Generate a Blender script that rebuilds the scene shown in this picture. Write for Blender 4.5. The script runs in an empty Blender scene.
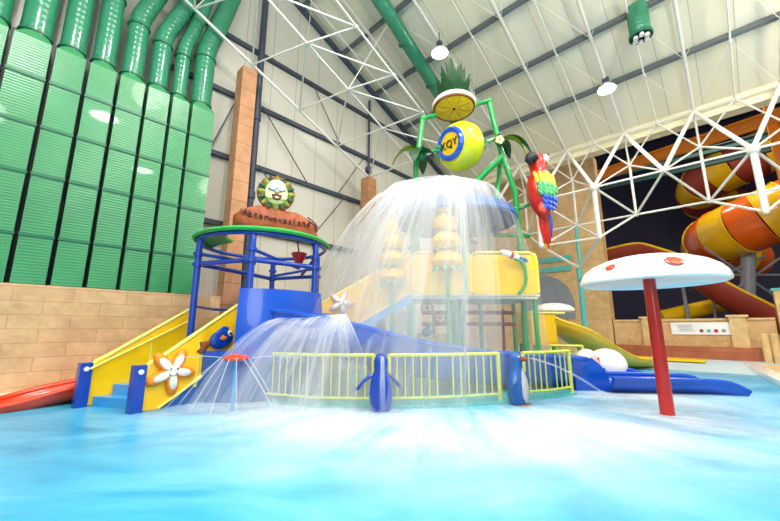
import bpy, bmesh, math, random
from mathutils import Vector, Matrix
random.seed(7)
S = bpy.context.scene
COL = S.collection
PI = math.pi

# ------------------------------------------------------------------ camera, world, lights, exposure
EYE = Vector((0, 0, 1.5)); FPX = 355.0; PITCH = math.radians(10.92)
cam = bpy.data.objects.new('camera', bpy.data.cameras.new('camera')); COL.objects.link(cam)
cam.location = EYE; cam.rotation_euler = (PI/2 + PITCH, 0, 0)
cam.data.sensor_width = 36; cam.data.lens = FPX/780*36; cam.data.clip_start = .05; cam.data.clip_end = 300
S.camera = cam
S.view_settings.view_transform = 'Standard'; S.view_settings.look = 'None'
S.view_settings.gamma = 1; S.view_settings.use_curve_mapping = False
S.view_settings.exposure = -0.12
S.cycles.transparent_max_bounces = 40
S.cycles.max_bounces = 8
S.cycles.use_denoising = True
w = bpy.data.worlds.new('world'); S.world = w; w.use_nodes = True
w.node_tree.nodes['Background'].inputs[0].default_value = (1, .975, .93, 1)
w.node_tree.nodes['Background'].inputs[1].default_value = 0.5

# room axes: U runs along the left wall away from the camera, V along the right wall towards the far corner
U = Vector((.6845, .729, 0)).normalized(); V = Vector((-U.y, U.x, 0)); Z = Vector((0, 0, 1))
def AB(a, b, z=0): return U*a + V*b + Z*z
def roof_z(a): return 18.44 - .416*a

def lamp(name, kind, loc, energy, size=1, color=(1, 1, 1), aim=None, spread=None):
    l = bpy.data.lights.new(name, kind); o = bpy.data.objects.new(name, l); COL.objects.link(o)
    o.location = loc; l.energy = energy; l.color = color
    if kind == 'AREA':
        l.shape = 'DISK'; l.size = size
    else: l.shadow_soft_size = size
    if aim is not None:
        o.rotation_euler = (Vector(aim)-Vector(loc)).to_track_quat('-Z', 'Y').to_euler()
    return o
# the hall's rows of high-bay lamps (those outside the frame are only their light)
for a, b, e in ((-1, 6, 1500), (2, 0, 1800), (5, -6, 1500), (8, 1, 1200), (-6, 1, 1500), (11, -6, 1200), (3.5, 7, 800)):
    lamp('bay_and_fill_light', 'AREA', AB(a, b, 12.2), e*.36, 1.2, (1, .97, .92), aim=AB(a, b, 0))

# unseen point lights added to brighten the ceiling and upper walls
for a, b, z, e in ((13.5, -5.5, 10.2, 900), (8, -2, 10.8, 900), (3, 4, 12, 700), (-2, -3, 12, 900)): lamp('bay_and_fill_light', 'POINT', AB(a, b, z), e, .6, (1, .95, .86))
lamp('front_fill_light', 'AREA', (1, -13, 6.5), 900, 9, (1, .98, .94), aim=(1, 8, 2))  # broad fill added behind the viewer to light the fronts

# ------------------------------------------------------------------ pixel helpers (a point at a given forward distance)
def ray(px, py):
    cp, sp = math.cos(PITCH), math.sin(PITCH)
    x, y = px-390, -(py-260.5)
    return Vector((x, FPX*cp - y*sp, FPX*sp + y*cp))
def at(px, py, d):
    r = ray(px, py); return EYE + r*(d/r.y)
def onplane(px, py, n, c):
    r = ray(px, py); return EYE + r*((c-EYE.dot(n))/r.dot(n))
def project(p):
    q = p-EYE; cp, sp = math.cos(PITCH), math.sin(PITCH)
    zc = q.y*cp+q.z*sp; yc = -q.y*sp+q.z*cp
    return 390+FPX*q.x/zc, 260.5-FPX*yc/zc, zc

# ------------------------------------------------------------------ materials
def lin(c):
    if isinstance(c, str): c = tuple(int(c[i:i+2], 16)/255 for i in (0, 2, 4))
    return tuple(x/12.92 if x <= .04045 else ((x+.055)/1.055)**2.4 for x in c) + (1,)
def nd(nt, t, **kw):
    n = nt.nodes.new(t)
    for k, v in kw.items():
        if k.startswith('i_'):
            key = k[2:]; key = int(key) if key.isdigit() else key.replace('_', ' ')
            n.inputs[key].default_value = v
        else: setattr(n, k, v)
    return n
def ramp(nt, stops, interp='LINEAR'):
    r = nt.nodes.new('ShaderNodeValToRGB'); r.color_ramp.interpolation = interp
    e = r.color_ramp.elements
    while len(e) < len(stops): e.new(.5)
    for i, (p, c) in enumerate(stops): e[i].position = p; e[i].color = c
    return r
def mat(name, c, rough=.45, metal=0, var=.06, scale=3, bump=0, bscale=30, coat=0, emit=0, spec=.5):
    m = bpy.data.materials.new(name); m.use_nodes = True; nt = m.node_tree
    b = nt.nodes['Principled BSDF']; col = lin(c)
    b.inputs['Roughness'].default_value = rough; b.inputs['Metallic'].default_value = metal
    b.inputs['Coat Weight'].default_value = coat; b.inputs['Specular IOR Level'].default_value = spec
    tc = nd(nt, 'ShaderNodeTexCoord')
    n = nd(nt, 'ShaderNodeTexNoise', i_Scale=scale, i_Detail=4)
    nt.links.new(tc.outputs['Object'], n.inputs['Vector'])
    r = ramp(nt, [(.3, tuple(x*(1-var) for x in col[:3])+(1,)), (.7, tuple(min(1, x*(1+var)) for x in col[:3])+(1,))])
    nt.links.new(n.outputs['Fac'], r.inputs[0]); nt.links.new(r.outputs[0], b.inputs['Base Color'])
    if bump:
        n2 = nd(nt, 'ShaderNodeTexNoise', i_Scale=bscale, i_Detail=3)
        nt.links.new(tc.outputs['Object'], n2.inputs['Vector'])
        bp = nd(nt, 'ShaderNodeBump', i_Strength=bump, i_Distance=.03)
        nt.links.new(n2.outputs['Fac'], bp.inputs['Height']); nt.links.new(bp.outputs[0], b.inputs['Normal'])
    if emit:
        b.inputs['Emission Color'].default_value = (1, .97, .9, 1); b.inputs['Emission Strength'].default_value = emit
    return m
M = dict(
    yellow=mat('yellow_plastic', 'f8c400', .35, coat=.2), yrail=mat('yellow_rail_paint', 'f2e66e', .4), lime=mat('lime_rail_paint', 'd8dc50', .4),
    blue=mat('blue_gelcoat', '034fbe', .25, coat=.5), navy=mat('blue_post_paint', '0e3fa4', .3, coat=.2), paleblue=mat('weathered_blue', '1f5aa0', .4),
    green=mat('green_pipe_paint', '0b9a45', .3, coat=.4), dgreen=mat('dark_green_paint', '0a6a35', .35), canopy=mat('green_canopy', '2aa844', .4),
    leaf=mat('dark_leaf_green', '174a1c', .45, var=.25, scale=8), leaf2=mat('olive_leaf', '7d8a22', .45, var=.2, scale=8),
    red=mat('red_paint', 'c4180c', .3, coat=.3), rust=mat('rust_red_paint', '9c3a28', .5), orange=mat('orange_paint', 'f08a18', .4), orangered=mat('orange_red_gelcoat', 'e8421c', .25, coat=.5),
    white=mat('white_gelcoat', 'f6f4f0', .25, coat=.3, var=.02), cream=mat('cream_paint', 'efe3c0', .5), strut=mat('white_tube_steel', 'e4e0d6', .4, var=.03),
    dark=mat('dark_steel', '3b4252', .5), black=mat('black_paint', '15151a', .5), purlin=mat('purlin_steel', '62686a', .5),
    carved=mat('carved_orange_timber', '9a4410', .5, var=.35, scale=6, bump=.4, bscale=14), groove=mat('dark_carved_letters', '5a1f10', .6), bark=mat('brown_rim', '8a4a22', .6),
    rind=mat('pineapple_rind', 'f4efe0', .5), flesh=mat('pineapple_flesh', 'f5c21e', .4, var=.2, scale=5), bucket=mat('lime_yellow_bucket', 'd8e010', .3, coat=.4, var=.12, scale=1.5),
    teal=mat('teal_pipe', '5cb8b0', .4), tealband=mat('teal_fringe', '38b0a8', .4), barrel=mat('brown_barrel_wood', '8a5a3c', .6, var=.2), pink=mat('pink_paint', 'e8b0a0', .4), face=mat('pale_yellow_face', 'f4e4a0', .4),
    honey=mat('amber_yellow', 'f5b810', .4, var=.18, scale=9), wood=mat('pale_wood', 'd8b880', .6, var=.15), grey=mat('grey_steel', '8a8f98', .4), annex=mat('dark_blue_cladding', '2c2a48', .7), annexf=mat('dark_floor', '2a2a30', .6),
    glow=mat('lamp_glow', 'ffffff', .4, emit=25), sign=mat('white_sign_panel', 'f2f2f2', .5), tealbeam=mat('dark_teal_beam', '1f4a4a', .5), skyblue=mat('light_blue_paint', '3f9fe0', .3, coat=.3), shoe=mat('pool_beach', 'c4e0ec', .4, var=.05),
    orange2=mat('slide_orange', 'e06414', .25, coat=.4), yellow2=mat('slide_yellow', 'f0c010', .25, coat=.4), duct=None)

def duct_mat(name, c, ribs, rough=.3, coat=0, bstr=.35):
    m = mat(name, c, rough, coat=coat, var=.14, scale=.8); nt = m.node_tree; b = nt.nodes['Principled BSDF']
    tc = nd(nt, 'ShaderNodeTexCoord'); wv = nd(nt, 'ShaderNodeTexWave', i_Scale=ribs, i_Distortion=.4, i_Detail=1); wv.bands_direction = 'Z'
    nt.links.new(tc.outputs['Object'], wv.inputs['Vector'])
    bp = nd(nt, 'ShaderNodeBump', i_Strength=bstr, i_Distance=.02)
    nt.links.new(wv.outputs['Fac'], bp.inputs['Height']); nt.links.new(bp.outputs[0], b.inputs['Normal'])
    return m
M['duct'] = duct_mat('green_duct_sheet', '3d8c5a', 4.6, .3, .12, .2)
M['pipe'] = duct_mat('green_spiral_pipe', '2e8460', 1.9, .25, .4)
M['flange'] = mat('duct_flange_green', '1b6b4a', .4)

def brick_mat(name, c1, c2, mortar, sx, sy, bw=.5, rh=.25, rough=.6):
    m = bpy.data.materials.new(name); m.use_nodes = True; nt = m.node_tree; b = nt.nodes['Principled BSDF']
    b.inputs['Roughness'].default_value = rough
    uv = nd(nt, 'ShaderNodeUVMap', uv_map='uv')
    br = nd(nt, 'ShaderNodeTexBrick', i_Color1=lin(c1), i_Color2=lin(c2), i_Mortar=lin(mortar), i_Scale=1)
    br.inputs['Mortar Size'].default_value = .008; br.inputs['Brick Width'].default_value = sx; br.inputs['Row Height'].default_value = sy
    n = nd(nt, 'ShaderNodeTexNoise', i_Scale=2.2, i_Detail=8, i_Roughness=.7)
    nt.links.new(uv.outputs[0], br.inputs['Vector']); nt.links.new(uv.outputs[0], n.inputs['Vector'])
    r = ramp(nt, [(.3, (.72, .66, .6, 1)), (.7, (1.1, 1.08, 1.05, 1))]); nt.links.new(n.outputs['Fac'], r.inputs[0])
    mx = nd(nt, 'ShaderNodeMixRGB', blend_type='MULTIPLY', i_Fac=1.0)
    nt.links.new(br.outputs['Color'], mx.inputs[1]); nt.links.new(r.outputs[0], mx.inputs[2]); nt.links.new(mx.outputs[0], b.inputs['Base Color'])
    bp = nd(nt, 'ShaderNodeBump', i_Strength=.4, i_Distance=.02); nt.links.new(br.outputs['Fac'], bp.inputs['Height']); bp.invert = True
    nt.links.new(bp.outputs[0], b.inputs['Normal'])
    return m
M['brick'] = brick_mat('sandstone_tiles', 'dcb98c', 'd3ae82', 'c09a6e', 1.0, .3)
M['block'] = brick_mat('tan_column_blocks', 'c8946c', 'be8a62', '6a4a36', 50, .66)
M['stone'] = brick_mat('beige_stone_wall', 'e2bf8c', 'd8b27c', 'b8966a', 2.4, 1.1)
M['ledge'] = brick_mat('red_brown_ledge', 'b86a42', 'a85c38', '8a4a30', .9, .35)

def panel_mat(name, c, seam, rough=.35, tint=None):
    """cladding sheets: thin dark seams along one uv axis"""
    m = bpy.data.materials.new(name); m.use_nodes = True; nt = m.node_tree; b = nt.nodes['Principled BSDF']
    b.inputs['Roughness'].default_value = rough
    uv = nd(nt, 'ShaderNodeUVMap', uv_map='uv')
    br = nd(nt, 'ShaderNodeTexBrick', offset=0, i_Color1=lin(c), i_Color2=lin(tint or c), i_Mortar=lin(seam), i_Scale=1)
    br.inputs['Mortar Size'].default_value = .012; br.inputs['Brick Width'].default_value = 1.1; br.inputs['Row Height'].default_value = 60
    nt.links.new(uv.outputs[0], br.inputs['Vector']); nt.links.new(br.outputs['Color'], b.inputs['Base Color'])
    return m
M['wallpanel'] = panel_mat('pale_wall_cladding', 'ccc8bb', '96917f', .35)
M['ceilpanel'] = panel_mat('pale_roof_cladding', 'ece3cf', 'b8b09c', .55, 'eadfc4')

def veil_mat(name, su, sv, lo, hi, amax, color=(.97, .985, 1, 1), edge=None, gap=5, glo=1):
    """falling or foaming water: white strands in clear gaps. uv: u across, v down the fall (0 start .. 1 end)"""
    m = bpy.data.materials.new(name); m.use_nodes = True; nt = m.node_tree
    for n in list(nt.nodes): nt.nodes.remove(n)
    out = nd(nt, 'ShaderNodeOutputMaterial'); uv = nd(nt, 'ShaderNodeUVMap', uv_map='uv')
    mp = nd(nt, 'ShaderNodeMapping'); mp.inputs['Scale'].default_value = (su, sv, 1)
    n = nd(nt, 'ShaderNodeTexNoise', i_Scale=1, i_Detail=5, i_Roughness=.62)
    nt.links.new(uv.outputs[0], mp.inputs[0]); nt.links.new(mp.outputs[0], n.inputs['Vector'])
    r = ramp(nt, [(lo, (0, 0, 0, 1)), (hi, (1, 1, 1, 1))]); nt.links.new(n.outputs['Fac'], r.inputs[0])
    mp2 = nd(nt, 'ShaderNodeMapping'); mp2.inputs['Scale'].default_value = (gap, .5, 1)
    ng = nd(nt, 'ShaderNodeTexNoise', i_Scale=1, i_Detail=1); nt.links.new(uv.outputs[0], mp2.inputs[0]); nt.links.new(mp2.outputs[0], ng.inputs['Vector'])
    rg = ramp(nt, [(.36, (glo, glo, glo, 1)), (.62, (1, 1, 1, 1))]); nt.links.new(ng.outputs['Fac'], rg.inputs[0])
    gm = nd(nt, 'ShaderNodeMath', operation='MULTIPLY'); nt.links.new(r.outputs[0], gm.inputs[0]); nt.links.new(rg.outputs[0], gm.inputs[1]); r = gm
    sp = nd(nt, 'ShaderNodeSeparateXYZ'); nt.links.new(uv.outputs[0], sp.inputs[0])
    er = ramp(nt, [(p, (a, a, a, 1)) for p, a in (edge or [(0, 1), (1, .4)])]); nt.links.new(sp.outputs[1], er.inputs[0])
    k = nd(nt, 'ShaderNodeMath', operation='MULTIPLY'); nt.links.new(r.outputs[0], k.inputs[0]); nt.links.new(er.outputs[0], k.inputs[1])
    k2 = nd(nt, 'ShaderNodeMath', operation='MULTIPLY'); nt.links.new(k.outputs[0], k2.inputs[0]); k2.inputs[1].default_value = amax
    tr = nd(nt, 'ShaderNodeBsdfTransparent'); df = nd(nt, 'ShaderNodeBsdfDiffuse', i_Color=color); tl = nd(nt, 'ShaderNodeBsdfTranslucent', i_Color=color)
    a = nd(nt, 'ShaderNodeMixShader', i_Fac=.45); nt.links.new(df.outputs[0], a.inputs[1]); nt.links.new(tl.outputs[0], a.inputs[2])
    mx = nd(nt, 'ShaderNodeMixShader'); nt.links.new(k2.outputs[0], mx.inputs[0]); nt.links.new(tr.outputs[0], mx.inputs[1]); nt.links.new(a.outputs[0], mx.inputs[2])
    nt.links.new(mx.outputs[0], out.inputs[0])
    return m
M['veil'] = veil_mat('falling_water', 75, 1.3, .26, .74, .97, edge=[(0, 1), (.18, 1), (.27, .86), (.38, .52), (.6, .42), (1, .4)], gap=11, glo=.3)
M['jet'] = veil_mat('water_jet', 14, 1.2, .3, .7, .8, edge=[(0, 1), (.6, .6), (1, .1)])
M['foam'] = veil_mat('white_foam', 12, 1.5, .3, .63, .98, edge=[(0, .15), (.14, .5), (.34, 1), (.52, .9), (.7, .35), (1, 0)])

def water_mat():
    m = bpy.data.materials.new('pool_water'); m.use_nodes = True; nt = m.node_tree; b = nt.nodes['Principled BSDF']
    tc = nd(nt, 'ShaderNodeTexCoord'); mp = nd(nt, 'ShaderNodeMapping'); mp.inputs['Scale'].default_value = (.35, .8, 1); mp.inputs['Rotation'].default_value = (0, 0, .35)
    n = nd(nt, 'ShaderNodeTexNoise', i_Scale=1.1, i_Detail=7, i_Roughness=.6, i_Distortion=.6)
    nt.links.new(tc.outputs['Object'], mp.inputs[0]); nt.links.new(mp.outputs[0], n.inputs['Vector'])
    r = ramp(nt, [(.3, lin('0c7eae')), (.46, lin('3aa4ce')), (.6, lin('62b8de')), (.76, lin('98d2ec'))])
    nt.links.new(n.outputs['Fac'], r.inputs[0]); nt.links.new(r.outputs[0], b.inputs['Base Color'])
    b.inputs['Roughness'].default_value = .32; b.inputs['Specular IOR Level'].default_value = .35
    n2 = nd(nt, 'ShaderNodeTexNoise', i_Scale=5, i_Detail=5); nt.links.new(mp.outputs[0], n2.inputs['Vector'])
    bp = nd(nt, 'ShaderNodeBump', i_Strength=.25, i_Distance=.05); nt.links.new(n2.outputs['Fac'], bp.inputs['Height']); nt.links.new(bp.outputs[0], b.inputs['Normal'])
    return m
M['water'] = water_mat()

# ------------------------------------------------------------------ mesh helpers
class MB:
    def __init__(s): s.bm = bmesh.new(); s.uv = s.bm.loops.layers.uv.new('uv'); s.mi = 0
    def face(s, pts, uvs=None):
        f = s.bm.faces.new([s.bm.verts.new(p) for p in pts])
        if uvs:
            for l, q in zip(f.loops, uvs): l[s.uv].uv = q
        return s
    def box(s, c, size, X=Vector((1, 0, 0)), Y=None, Zv=Z):
        X = Vector(X).normalized(); Zv = Vector(Zv).normalized(); Y = Y or Zv.cross(X).normalized()
        c = Vector(c); h = [x/2 for x in size]; V8 = {}
        for i in (-1, 1):
            for j in (-1, 1):
                for k in (-1, 1): V8[i, j, k] = s.bm.verts.new(c + X*i*h[0] + Y*j*h[1] + Zv*k*h[2])
        def q(ks, ax):
            f = s.bm.faces.new([V8[k] for k in ks])
            for l, k in zip(f.loops, ks):
                p = (k[0]*h[0], k[1]*h[1], k[2]*h[2]); l[s.uv].uv = (p[ax[0]]+30, p[ax[1]]+30)
        q([(-1, -1, -1), (-1, 1, -1), (1, 1, -1), (1, -1, -1)], (0, 1)); q([(-1, -1, 1), (1, -1, 1), (1, 1, 1), (-1, 1, 1)], (0, 1))
        q([(-1, -1, -1), (1, -1, -1), (1, -1, 1), (-1, -1, 1)], (0, 2)); q([(-1, 1, -1), (-1, 1, 1), (1, 1, 1), (1, 1, -1)], (0, 2))
        q([(-1, -1, -1), (-1, -1, 1), (-1, 1, 1), (-1, 1, -1)], (1, 2)); q([(1, -1, -1), (1, 1, -1), (1, 1, 1), (1, -1, 1)], (1, 2))
        return s
    def rings(s, rings, close=True, cap=True):
        """rings: list of lists of points, joined in order"""
        R = [[s.bm.verts.new(p) for p in r] for r in rings]; n = len(R[0]); m = len(R)
        for i in range(m-1):
            for j in range(n if close else n-1):
                k = (j+1) % n
                try: f = s.bm.faces.new((R[i][j], R[i][k], R[i+1][k], R[i+1][j]))
                except ValueError: continue
                for l, q in zip(f.loops, ((j, i), (j+1, i), (j+1, i+1), (j, i+1))): l[s.uv].uv = (q[0]/n, q[1]/(m-1))
        if cap and close:
            for r in (R[0][::-1], R[-1]):
                try: s.bm.faces.new(r)
                except ValueError: pass
        return s
    def tube(s, pts, r, n=10, close_path=False, cap=True):
        pts = [Vector(p) for p in pts]; rs = r if isinstance(r, (list, tuple)) else [r]*len(pts)
        out = []; prev = None; L = len(pts)
        for i, p in enumerate(pts):
            if close_path: t = pts[(i+1) % L]-pts[i-1]
            else: t = pts[min(i+1, L-1)]-pts[max(i-1, 0)]
            t.normalize()
            if prev is None:
                x = t.orthogonal().normalized() if abs(t.z) > .95 else t.cross(Z).normalized()
            else:
                x = prev - t*prev.dot(t); x.normalize()
            prev = x; y = t.cross(x)
            out.append([p + (x*math.cos(2*PI*k/n)+y*math.sin(2*PI*k/n))*rs[i] for k in range(n)])
        if close_path: out.append(out[0])
        return s.rings(out, cap=cap and not close_path)
    def lathe(s, prof, c=(0, 0, 0), axis=Z, n=24, sx=1, sy=1, X=None, cap=True):
        axis = Vector(axis).normalized(); x = Vector(X).normalized() if X is not None else (Vector((1, 0, 0)) if abs(axis.z) > .95 else axis.cross(Z).normalized())
        y = axis.cross(x); c = Vector(c)
        return s.rings([[c + axis*h + (x*math.cos(2*PI*k/n)*sx+y*math.sin(2*PI*k/n)*sy)*max(r, .0004) for k in range(n)] for r, h in prof], cap=cap)
    def ball(s, c, r, n=16, X=(1, 0, 0), Y=(0, 1, 0), Zv=(0, 0, 1)):
        """r: number or three radii along X, Y, Zv"""
        r = (r, r, r) if not isinstance(r, (tuple, list)) else r
        X, Y, Zv = (Vector(v).normalized() for v in (X, Y, Zv)); c = Vector(c); m = max(6, n//2)
        return s.rings([[c + X*(r[0]*math.sin(t)*math.cos(2*PI*k/n)) + Y*(r[1]*math.sin(t)*math.sin(2*PI*k/n)) - Zv*(r[2]*math.cos(t)) for k in range(n)]
                        for t in [max(.02, min(PI-.02, PI*i/m)) for i in range(m+1)]])
    def prism(s, poly, o, X, Y, depth):
        """flat outline poly in the axes X, Y from o, given real thickness along X cross Y"""
        o, X, Y = Vector(o), Vector(X).normalized(), Vector(Y).normalized(); N = X.cross(Y).normalized()
        a = [o + X*p[0] + Y*p[1] for p in poly]; b = [p + N*depth for p in a]
        A = [s.bm.verts.new(p) for p in a]; B = [s.bm.verts.new(p) for p in b]
        fs = [s.bm.faces.new(A[::-1]), s.bm.faces.new(B)]
        for i in range(len(A)): s.bm.faces.new((A[i], A[(i+1) % len(A)], B[(i+1) % len(A)], B[i]))
        return s
    def build(s, name, m, parent=None, label=None, org=None, sharp=40):
        bmesh.ops.recalc_face_normals(s.bm, faces=s.bm.faces[:])
        o0 = ORG[parent.name] if parent is not None else (Vector(org) if org is not None else Vector((0, 0, 0)))
        bmesh.ops.translate(s.bm, verts=s.bm.verts[:], vec=-o0)
        me = bpy.data.meshes.new(name); s.bm.to_mesh(me); s.bm.free()
        for mm in (m if isinstance(m, (list, tuple)) else [m]): me.materials.append(M[mm] if isinstance(mm, str) else mm)
        for p in me.polygons: p.use_smooth = True
        me.set_sharp_from_angle(angle=math.radians(sharp))
        o = bpy.data.objects.new(name, me); COL.objects.link(o); ORG[o.name] = o0
        if parent is not None: o.parent = parent
        else: o.location = o0
        if label: o['label'] = label
        return o
ORG = {}
def thing(name, label, cat, loc=(0, 0, 0), group=None, kind=None):
    o = bpy.data.objects.new(name, None); COL.objects.link(o); o.location = loc; o.empty_display_size = .2
    ORG[o.name] = Vector(loc); return tag(o, label, cat, group, kind)
def tag(o, label=None, cat=None, group=None, kind=None):
    for k, v in (('label', label), ('category', cat), ('group', group), ('kind', kind)):
        if v: o[k] = v
    return o
def copy_thing(root, loc, label, group=None, rz=0):
    r = root.copy(); COL.objects.link(r); r.location = loc; r.rotation_euler = (0, 0, rz); r['label'] = label; ORG[r.name] = Vector(loc)
    if group: r['group'] = group
    for ch in root.children:
        c = ch.copy(); COL.objects.link(c); c.parent = r
        for g in ch.children:
            d = g.copy(); COL.objects.link(d); d.parent = c
    return r
def text_mesh(s, txt, o, X, Y, size, depth=.02, shear=0):
    """letters as solid shapes added to the MB s, baseline from o along X"""
    cu = bpy.data.curves.new('t', 'FONT'); cu.body = txt; cu.size = size; cu.extrude = depth/2; cu.align_x = 'CENTER'; cu.resolution_u = 3
    ob = bpy.data.objects.new('t', cu); COL.objects.link(ob)
    me = bpy.data.meshes.new_from_object(ob.evaluated_get(bpy.context.evaluated_depsgraph_get()))
    X, Y = Vector(X).normalized(), Vector(Y).normalized(); N = X.cross(Y); o = Vector(o)
    vs = [s.bm.verts.new(o + X*v.co.x + Y*v.co.y + N*v.co.z) for v in me.vertices]
    for p in me.polygons:
        try: s.bm.faces.new([vs[i] for i in p.vertices])
        except ValueError: pass
    bpy.data.objects.remove(ob); bpy.data.curves.remove(cu); bpy.data.meshes.remove(me)
    return s
def bez(pts, n=8):
    """smooth path through pts (Catmull-Rom)"""
    pts = [Vector(p) for p in pts]; P = [pts[0]*2-pts[1]] + pts + [pts[-1]*2-pts[-2]]; out = []
    for i in range(1, len(P)-2):
        for k in range(n):
            t = k/n; a, b, c, d = P[i-1:i+3]
            out.append(.5*((2*b)+(c-a)*t+(2*a-5*b+4*c-d)*t*t+(3*b-a-3*c+d)*t**3))
    return out + [pts[-1]]

# ------------------------------------------------------------------ the setting
def slab(name, c, size, m, X=U, kind='structure'):
    return tag(MB().box(c, size, X).build(name, m, org=c), kind=kind)
water = MB().face([AB(-14, -22, 0), AB(21.5, -22, 0), AB(21.5, 10.5, 0), AB(-14, 10.5, 0)]).build('pool_water', 'water'); tag(water, 'light blue pool water, churned pale in streaks, around the play tower', 'water', kind='stuff')
slab('floor', AB(9, -5, -.45), (60, 60, .3), 'shoe')
slab('wall_left', AB(4, 12.3, 9.6), (36, .6, 19.2), 'wallpanel')
slab('wall_left_base', AB(4, 11.5, 1.2), (36, 1.0, 2.52), 'brick')
slab('trim_1', AB(4, 10.9, .06), (36, .2, .3), 'white')                      # pale kerb along the foot of the tiled wall
def roof():
    a0, a1, b0, b1 = -10, 18.7, -16, 12.2; s = MB()
    p = [AB(a0, b0, roof_z(a0)), AB(a1, b0, roof_z(a1)), AB(a1, b1, roof_z(a1)), AB(a0, b1, roof_z(a0))]
    t = Vector((0, 0, .35)); L = 31
    s.face(p[::-1], [(0, L), (28, L), (28, 0), (0, 0)])
    for f in s.bm.faces:
        for l in f.loops:
            q = l.vert.co; l[s.uv].uv = (q.dot(V)+40, q.dot(U))
    s.face([x+t for x in p])
    for i in range(4): s.face([p[i], p[(i+1) % 4], p[(i+1) % 4]+t, p[i]+t])
    return tag(s.build('ceiling', 'ceilpanel'), kind='structure')
roof()
slab('trim_2', AB(18.95, -2, 10.45), (.6, 28.4, .75), 'cream')               # eaves board along the low edge of the roof
slab('wall_right', AB(22.4, 8.35, 5.6), (.8, 7.7, 11.6), 'stone')
slab('ceiling_annex', AB(33, -4, 22.2), (28.5, 50, .3), 'annex')
slab('wall_annex', AB(47, -6, 11), (.5, 50, 22.6), 'annex')
slab('floor_annex', AB(35, -6, .1), (23.5, 50, .25), 'annexf')
def beach():
    s = MB(); z0 = -.03
    s.face([AB(16.5, -14, z0), AB(22, -14, .2), AB(22, 12, .2), AB(16.5, 12, z0)])
    return tag(s.build('floor_beach', 'shoe'), kind='structure')
beach()

# low parapet wall with piers in front of the dark annex
lw = thing('parapet', 'low tan parapet wall with piers and red-brown plinth before the dark slide hall', 'wall', AB(22.2, 1, 0))
MB().box(AB(22.3, 1.5, 1.25), (.45, 5.9, 1.3), U).build('wall_panel', 'stone', lw)
MB().box(AB(22.3, 1.5, 1.93), (.6, 5.9, .09), U).build('coping', 'wood', lw)
MB().box(AB(22.0, 1.5, .4), (1.0, 5.9, .62), U).build('plinth', 'ledge', lw)
for b in (2.91, -.3):
    p = MB().box(AB(22.15, b, 1.3), (.6, .55, 1.5), U).build('pier', 'wood', lw)
    MB().box(AB(22.15, b, 2.06), (.75, .72, .1), U).build('pier_cap', 'wood', p)
ns = thing('notice_board', 'white rectangular notice with small symbols mounted on the low tan wall', 'sign', AB(21.98, 1, 1.5))
c = AB(22.03, 1.0, 1.52)
MB().box(c, (.04, 2.1, .55), U).build('board', 'sign', ns)
s = MB()
for i in range(5): s.box(c - U*.03 + V*(.55-i*.02) + Z*(.17-i*.07), (.01, .6-.1*(i % 2), .02), U)
s.build('printed_text', 'grey', ns)
for k, (x, mm) in enumerate(((-.05, 'rust'), (-.3, 'teal'), (-.55, 'red'), (-.8, 'grey'))):
    MB().lathe([(.0, 0), (.075, 0), (.075, .012), (0, .012)], c - U*.03 + V*x - Z*.1, -U, 14).build('symbol', mm, ns)

# arched recess and teal stripes on the stone wall
def on22(pts): return [onplane(x, y, U, 21.98) for x, y in pts]
q = on22([(526, 318), (526, 281), (534, 276), (546, 275), (558, 279), (568, 287), (574, 300), (576, 318)])
o = MB().prism([((p-q[0]).dot(-V), p.z-q[0].z) for p in q], q[0]-U*.01, -V, Z, .05).build('arched_recess', 'grey', org=q[0]); tag(o, 'grey arched recess low on the beige stone wall behind the waterfall edge', 'doorway')
for y, nm in ((259, 'upper'), (269, 'lower')):
    q = on22([(540, y), (571, y+1)]); c = (q[0]+q[1])/2
    tag(MB().box(c-U*.05, (.06, (q[1]-q[0]).length, .3), U).build('wall_stripe', 'teal', org=c), f'teal horizontal stripe on the beige stone wall, {nm} of the two', 'wall decoration')

# ------------------------------------------------------------------ columns, drain pipes, wall girts
def column(b, a, top, lab):
    o = MB().box(AB(a, b, top/2), (.5, .5, top), U).build('block_column', 'block', org=AB(a, b, 0)); tag(o, lab, 'column')
column(11.1, 4.55, 10.3, 'tall tan block column behind the carved sign, up to the white roof frame')
column(11.1, 10.4, 8.2, 'shorter tan block column behind the top left of the waterfall')
for a, b, top, lab in ((5.25, 11.65, 15.6, 'dark grey drain pipe beside the tall block column'), (11.1, 11.85, 13.4, 'slim dark post on the pale wall in mid span')):
    s = MB().tube([AB(a, b, 2.47), AB(a, b, top-.5)], .12 if b < 11.8 else .06, 12)
    for z in (3.2, 6, 9): s.lathe([(.16, 0), (.16, .25)], AB(a, b, z), n=12)
    tag(s.build('drain_pipe' if b < 11.8 else 'wall_post', 'dark', org=AB(a, b, 0)), lab, 'pipe')
for z, nm in ((4.95, 'lowest'), (7.35, 'second'), (9.75, 'third'), (12.0, 'topmost')):
    a1 = min(21.8, (18.2-z)/.416)
    o = MB().box(AB((2.5+a1)/2, 11.93, z), (a1-2.5, .14, .16), U).build('wall_girt', 'dark', org=AB(6, 11.93, z))
    tag(o, f'dark steel girt along the pale wall, {nm} of the four counted upwards', 'beam', 'girts on the pale wall')
for i, (a, z0, a2, z1) in enumerate(((5.5, 9.75, 7.6, 7.35), (7.6, 12.0, 9.2, 9.75), (10.8, 9.75, 9.2, 7.35), (5.6, 7.35, 7.4, 4.95), (9.6, 7.3, 7.8, 4.95), (3.8, 7.3, 4.6, 9.75))):
    o = MB().tube([AB(a, 11.77, z0), AB(a2, 11.77, z1)], .022, 6).build('brace_rod', 'dark', org=AB(a, 11.85, z0))
    tag(o, 'thin dark diagonal brace rod between the girts of the pale wall', 'brace', 'brace rods on the pale wall')

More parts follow.
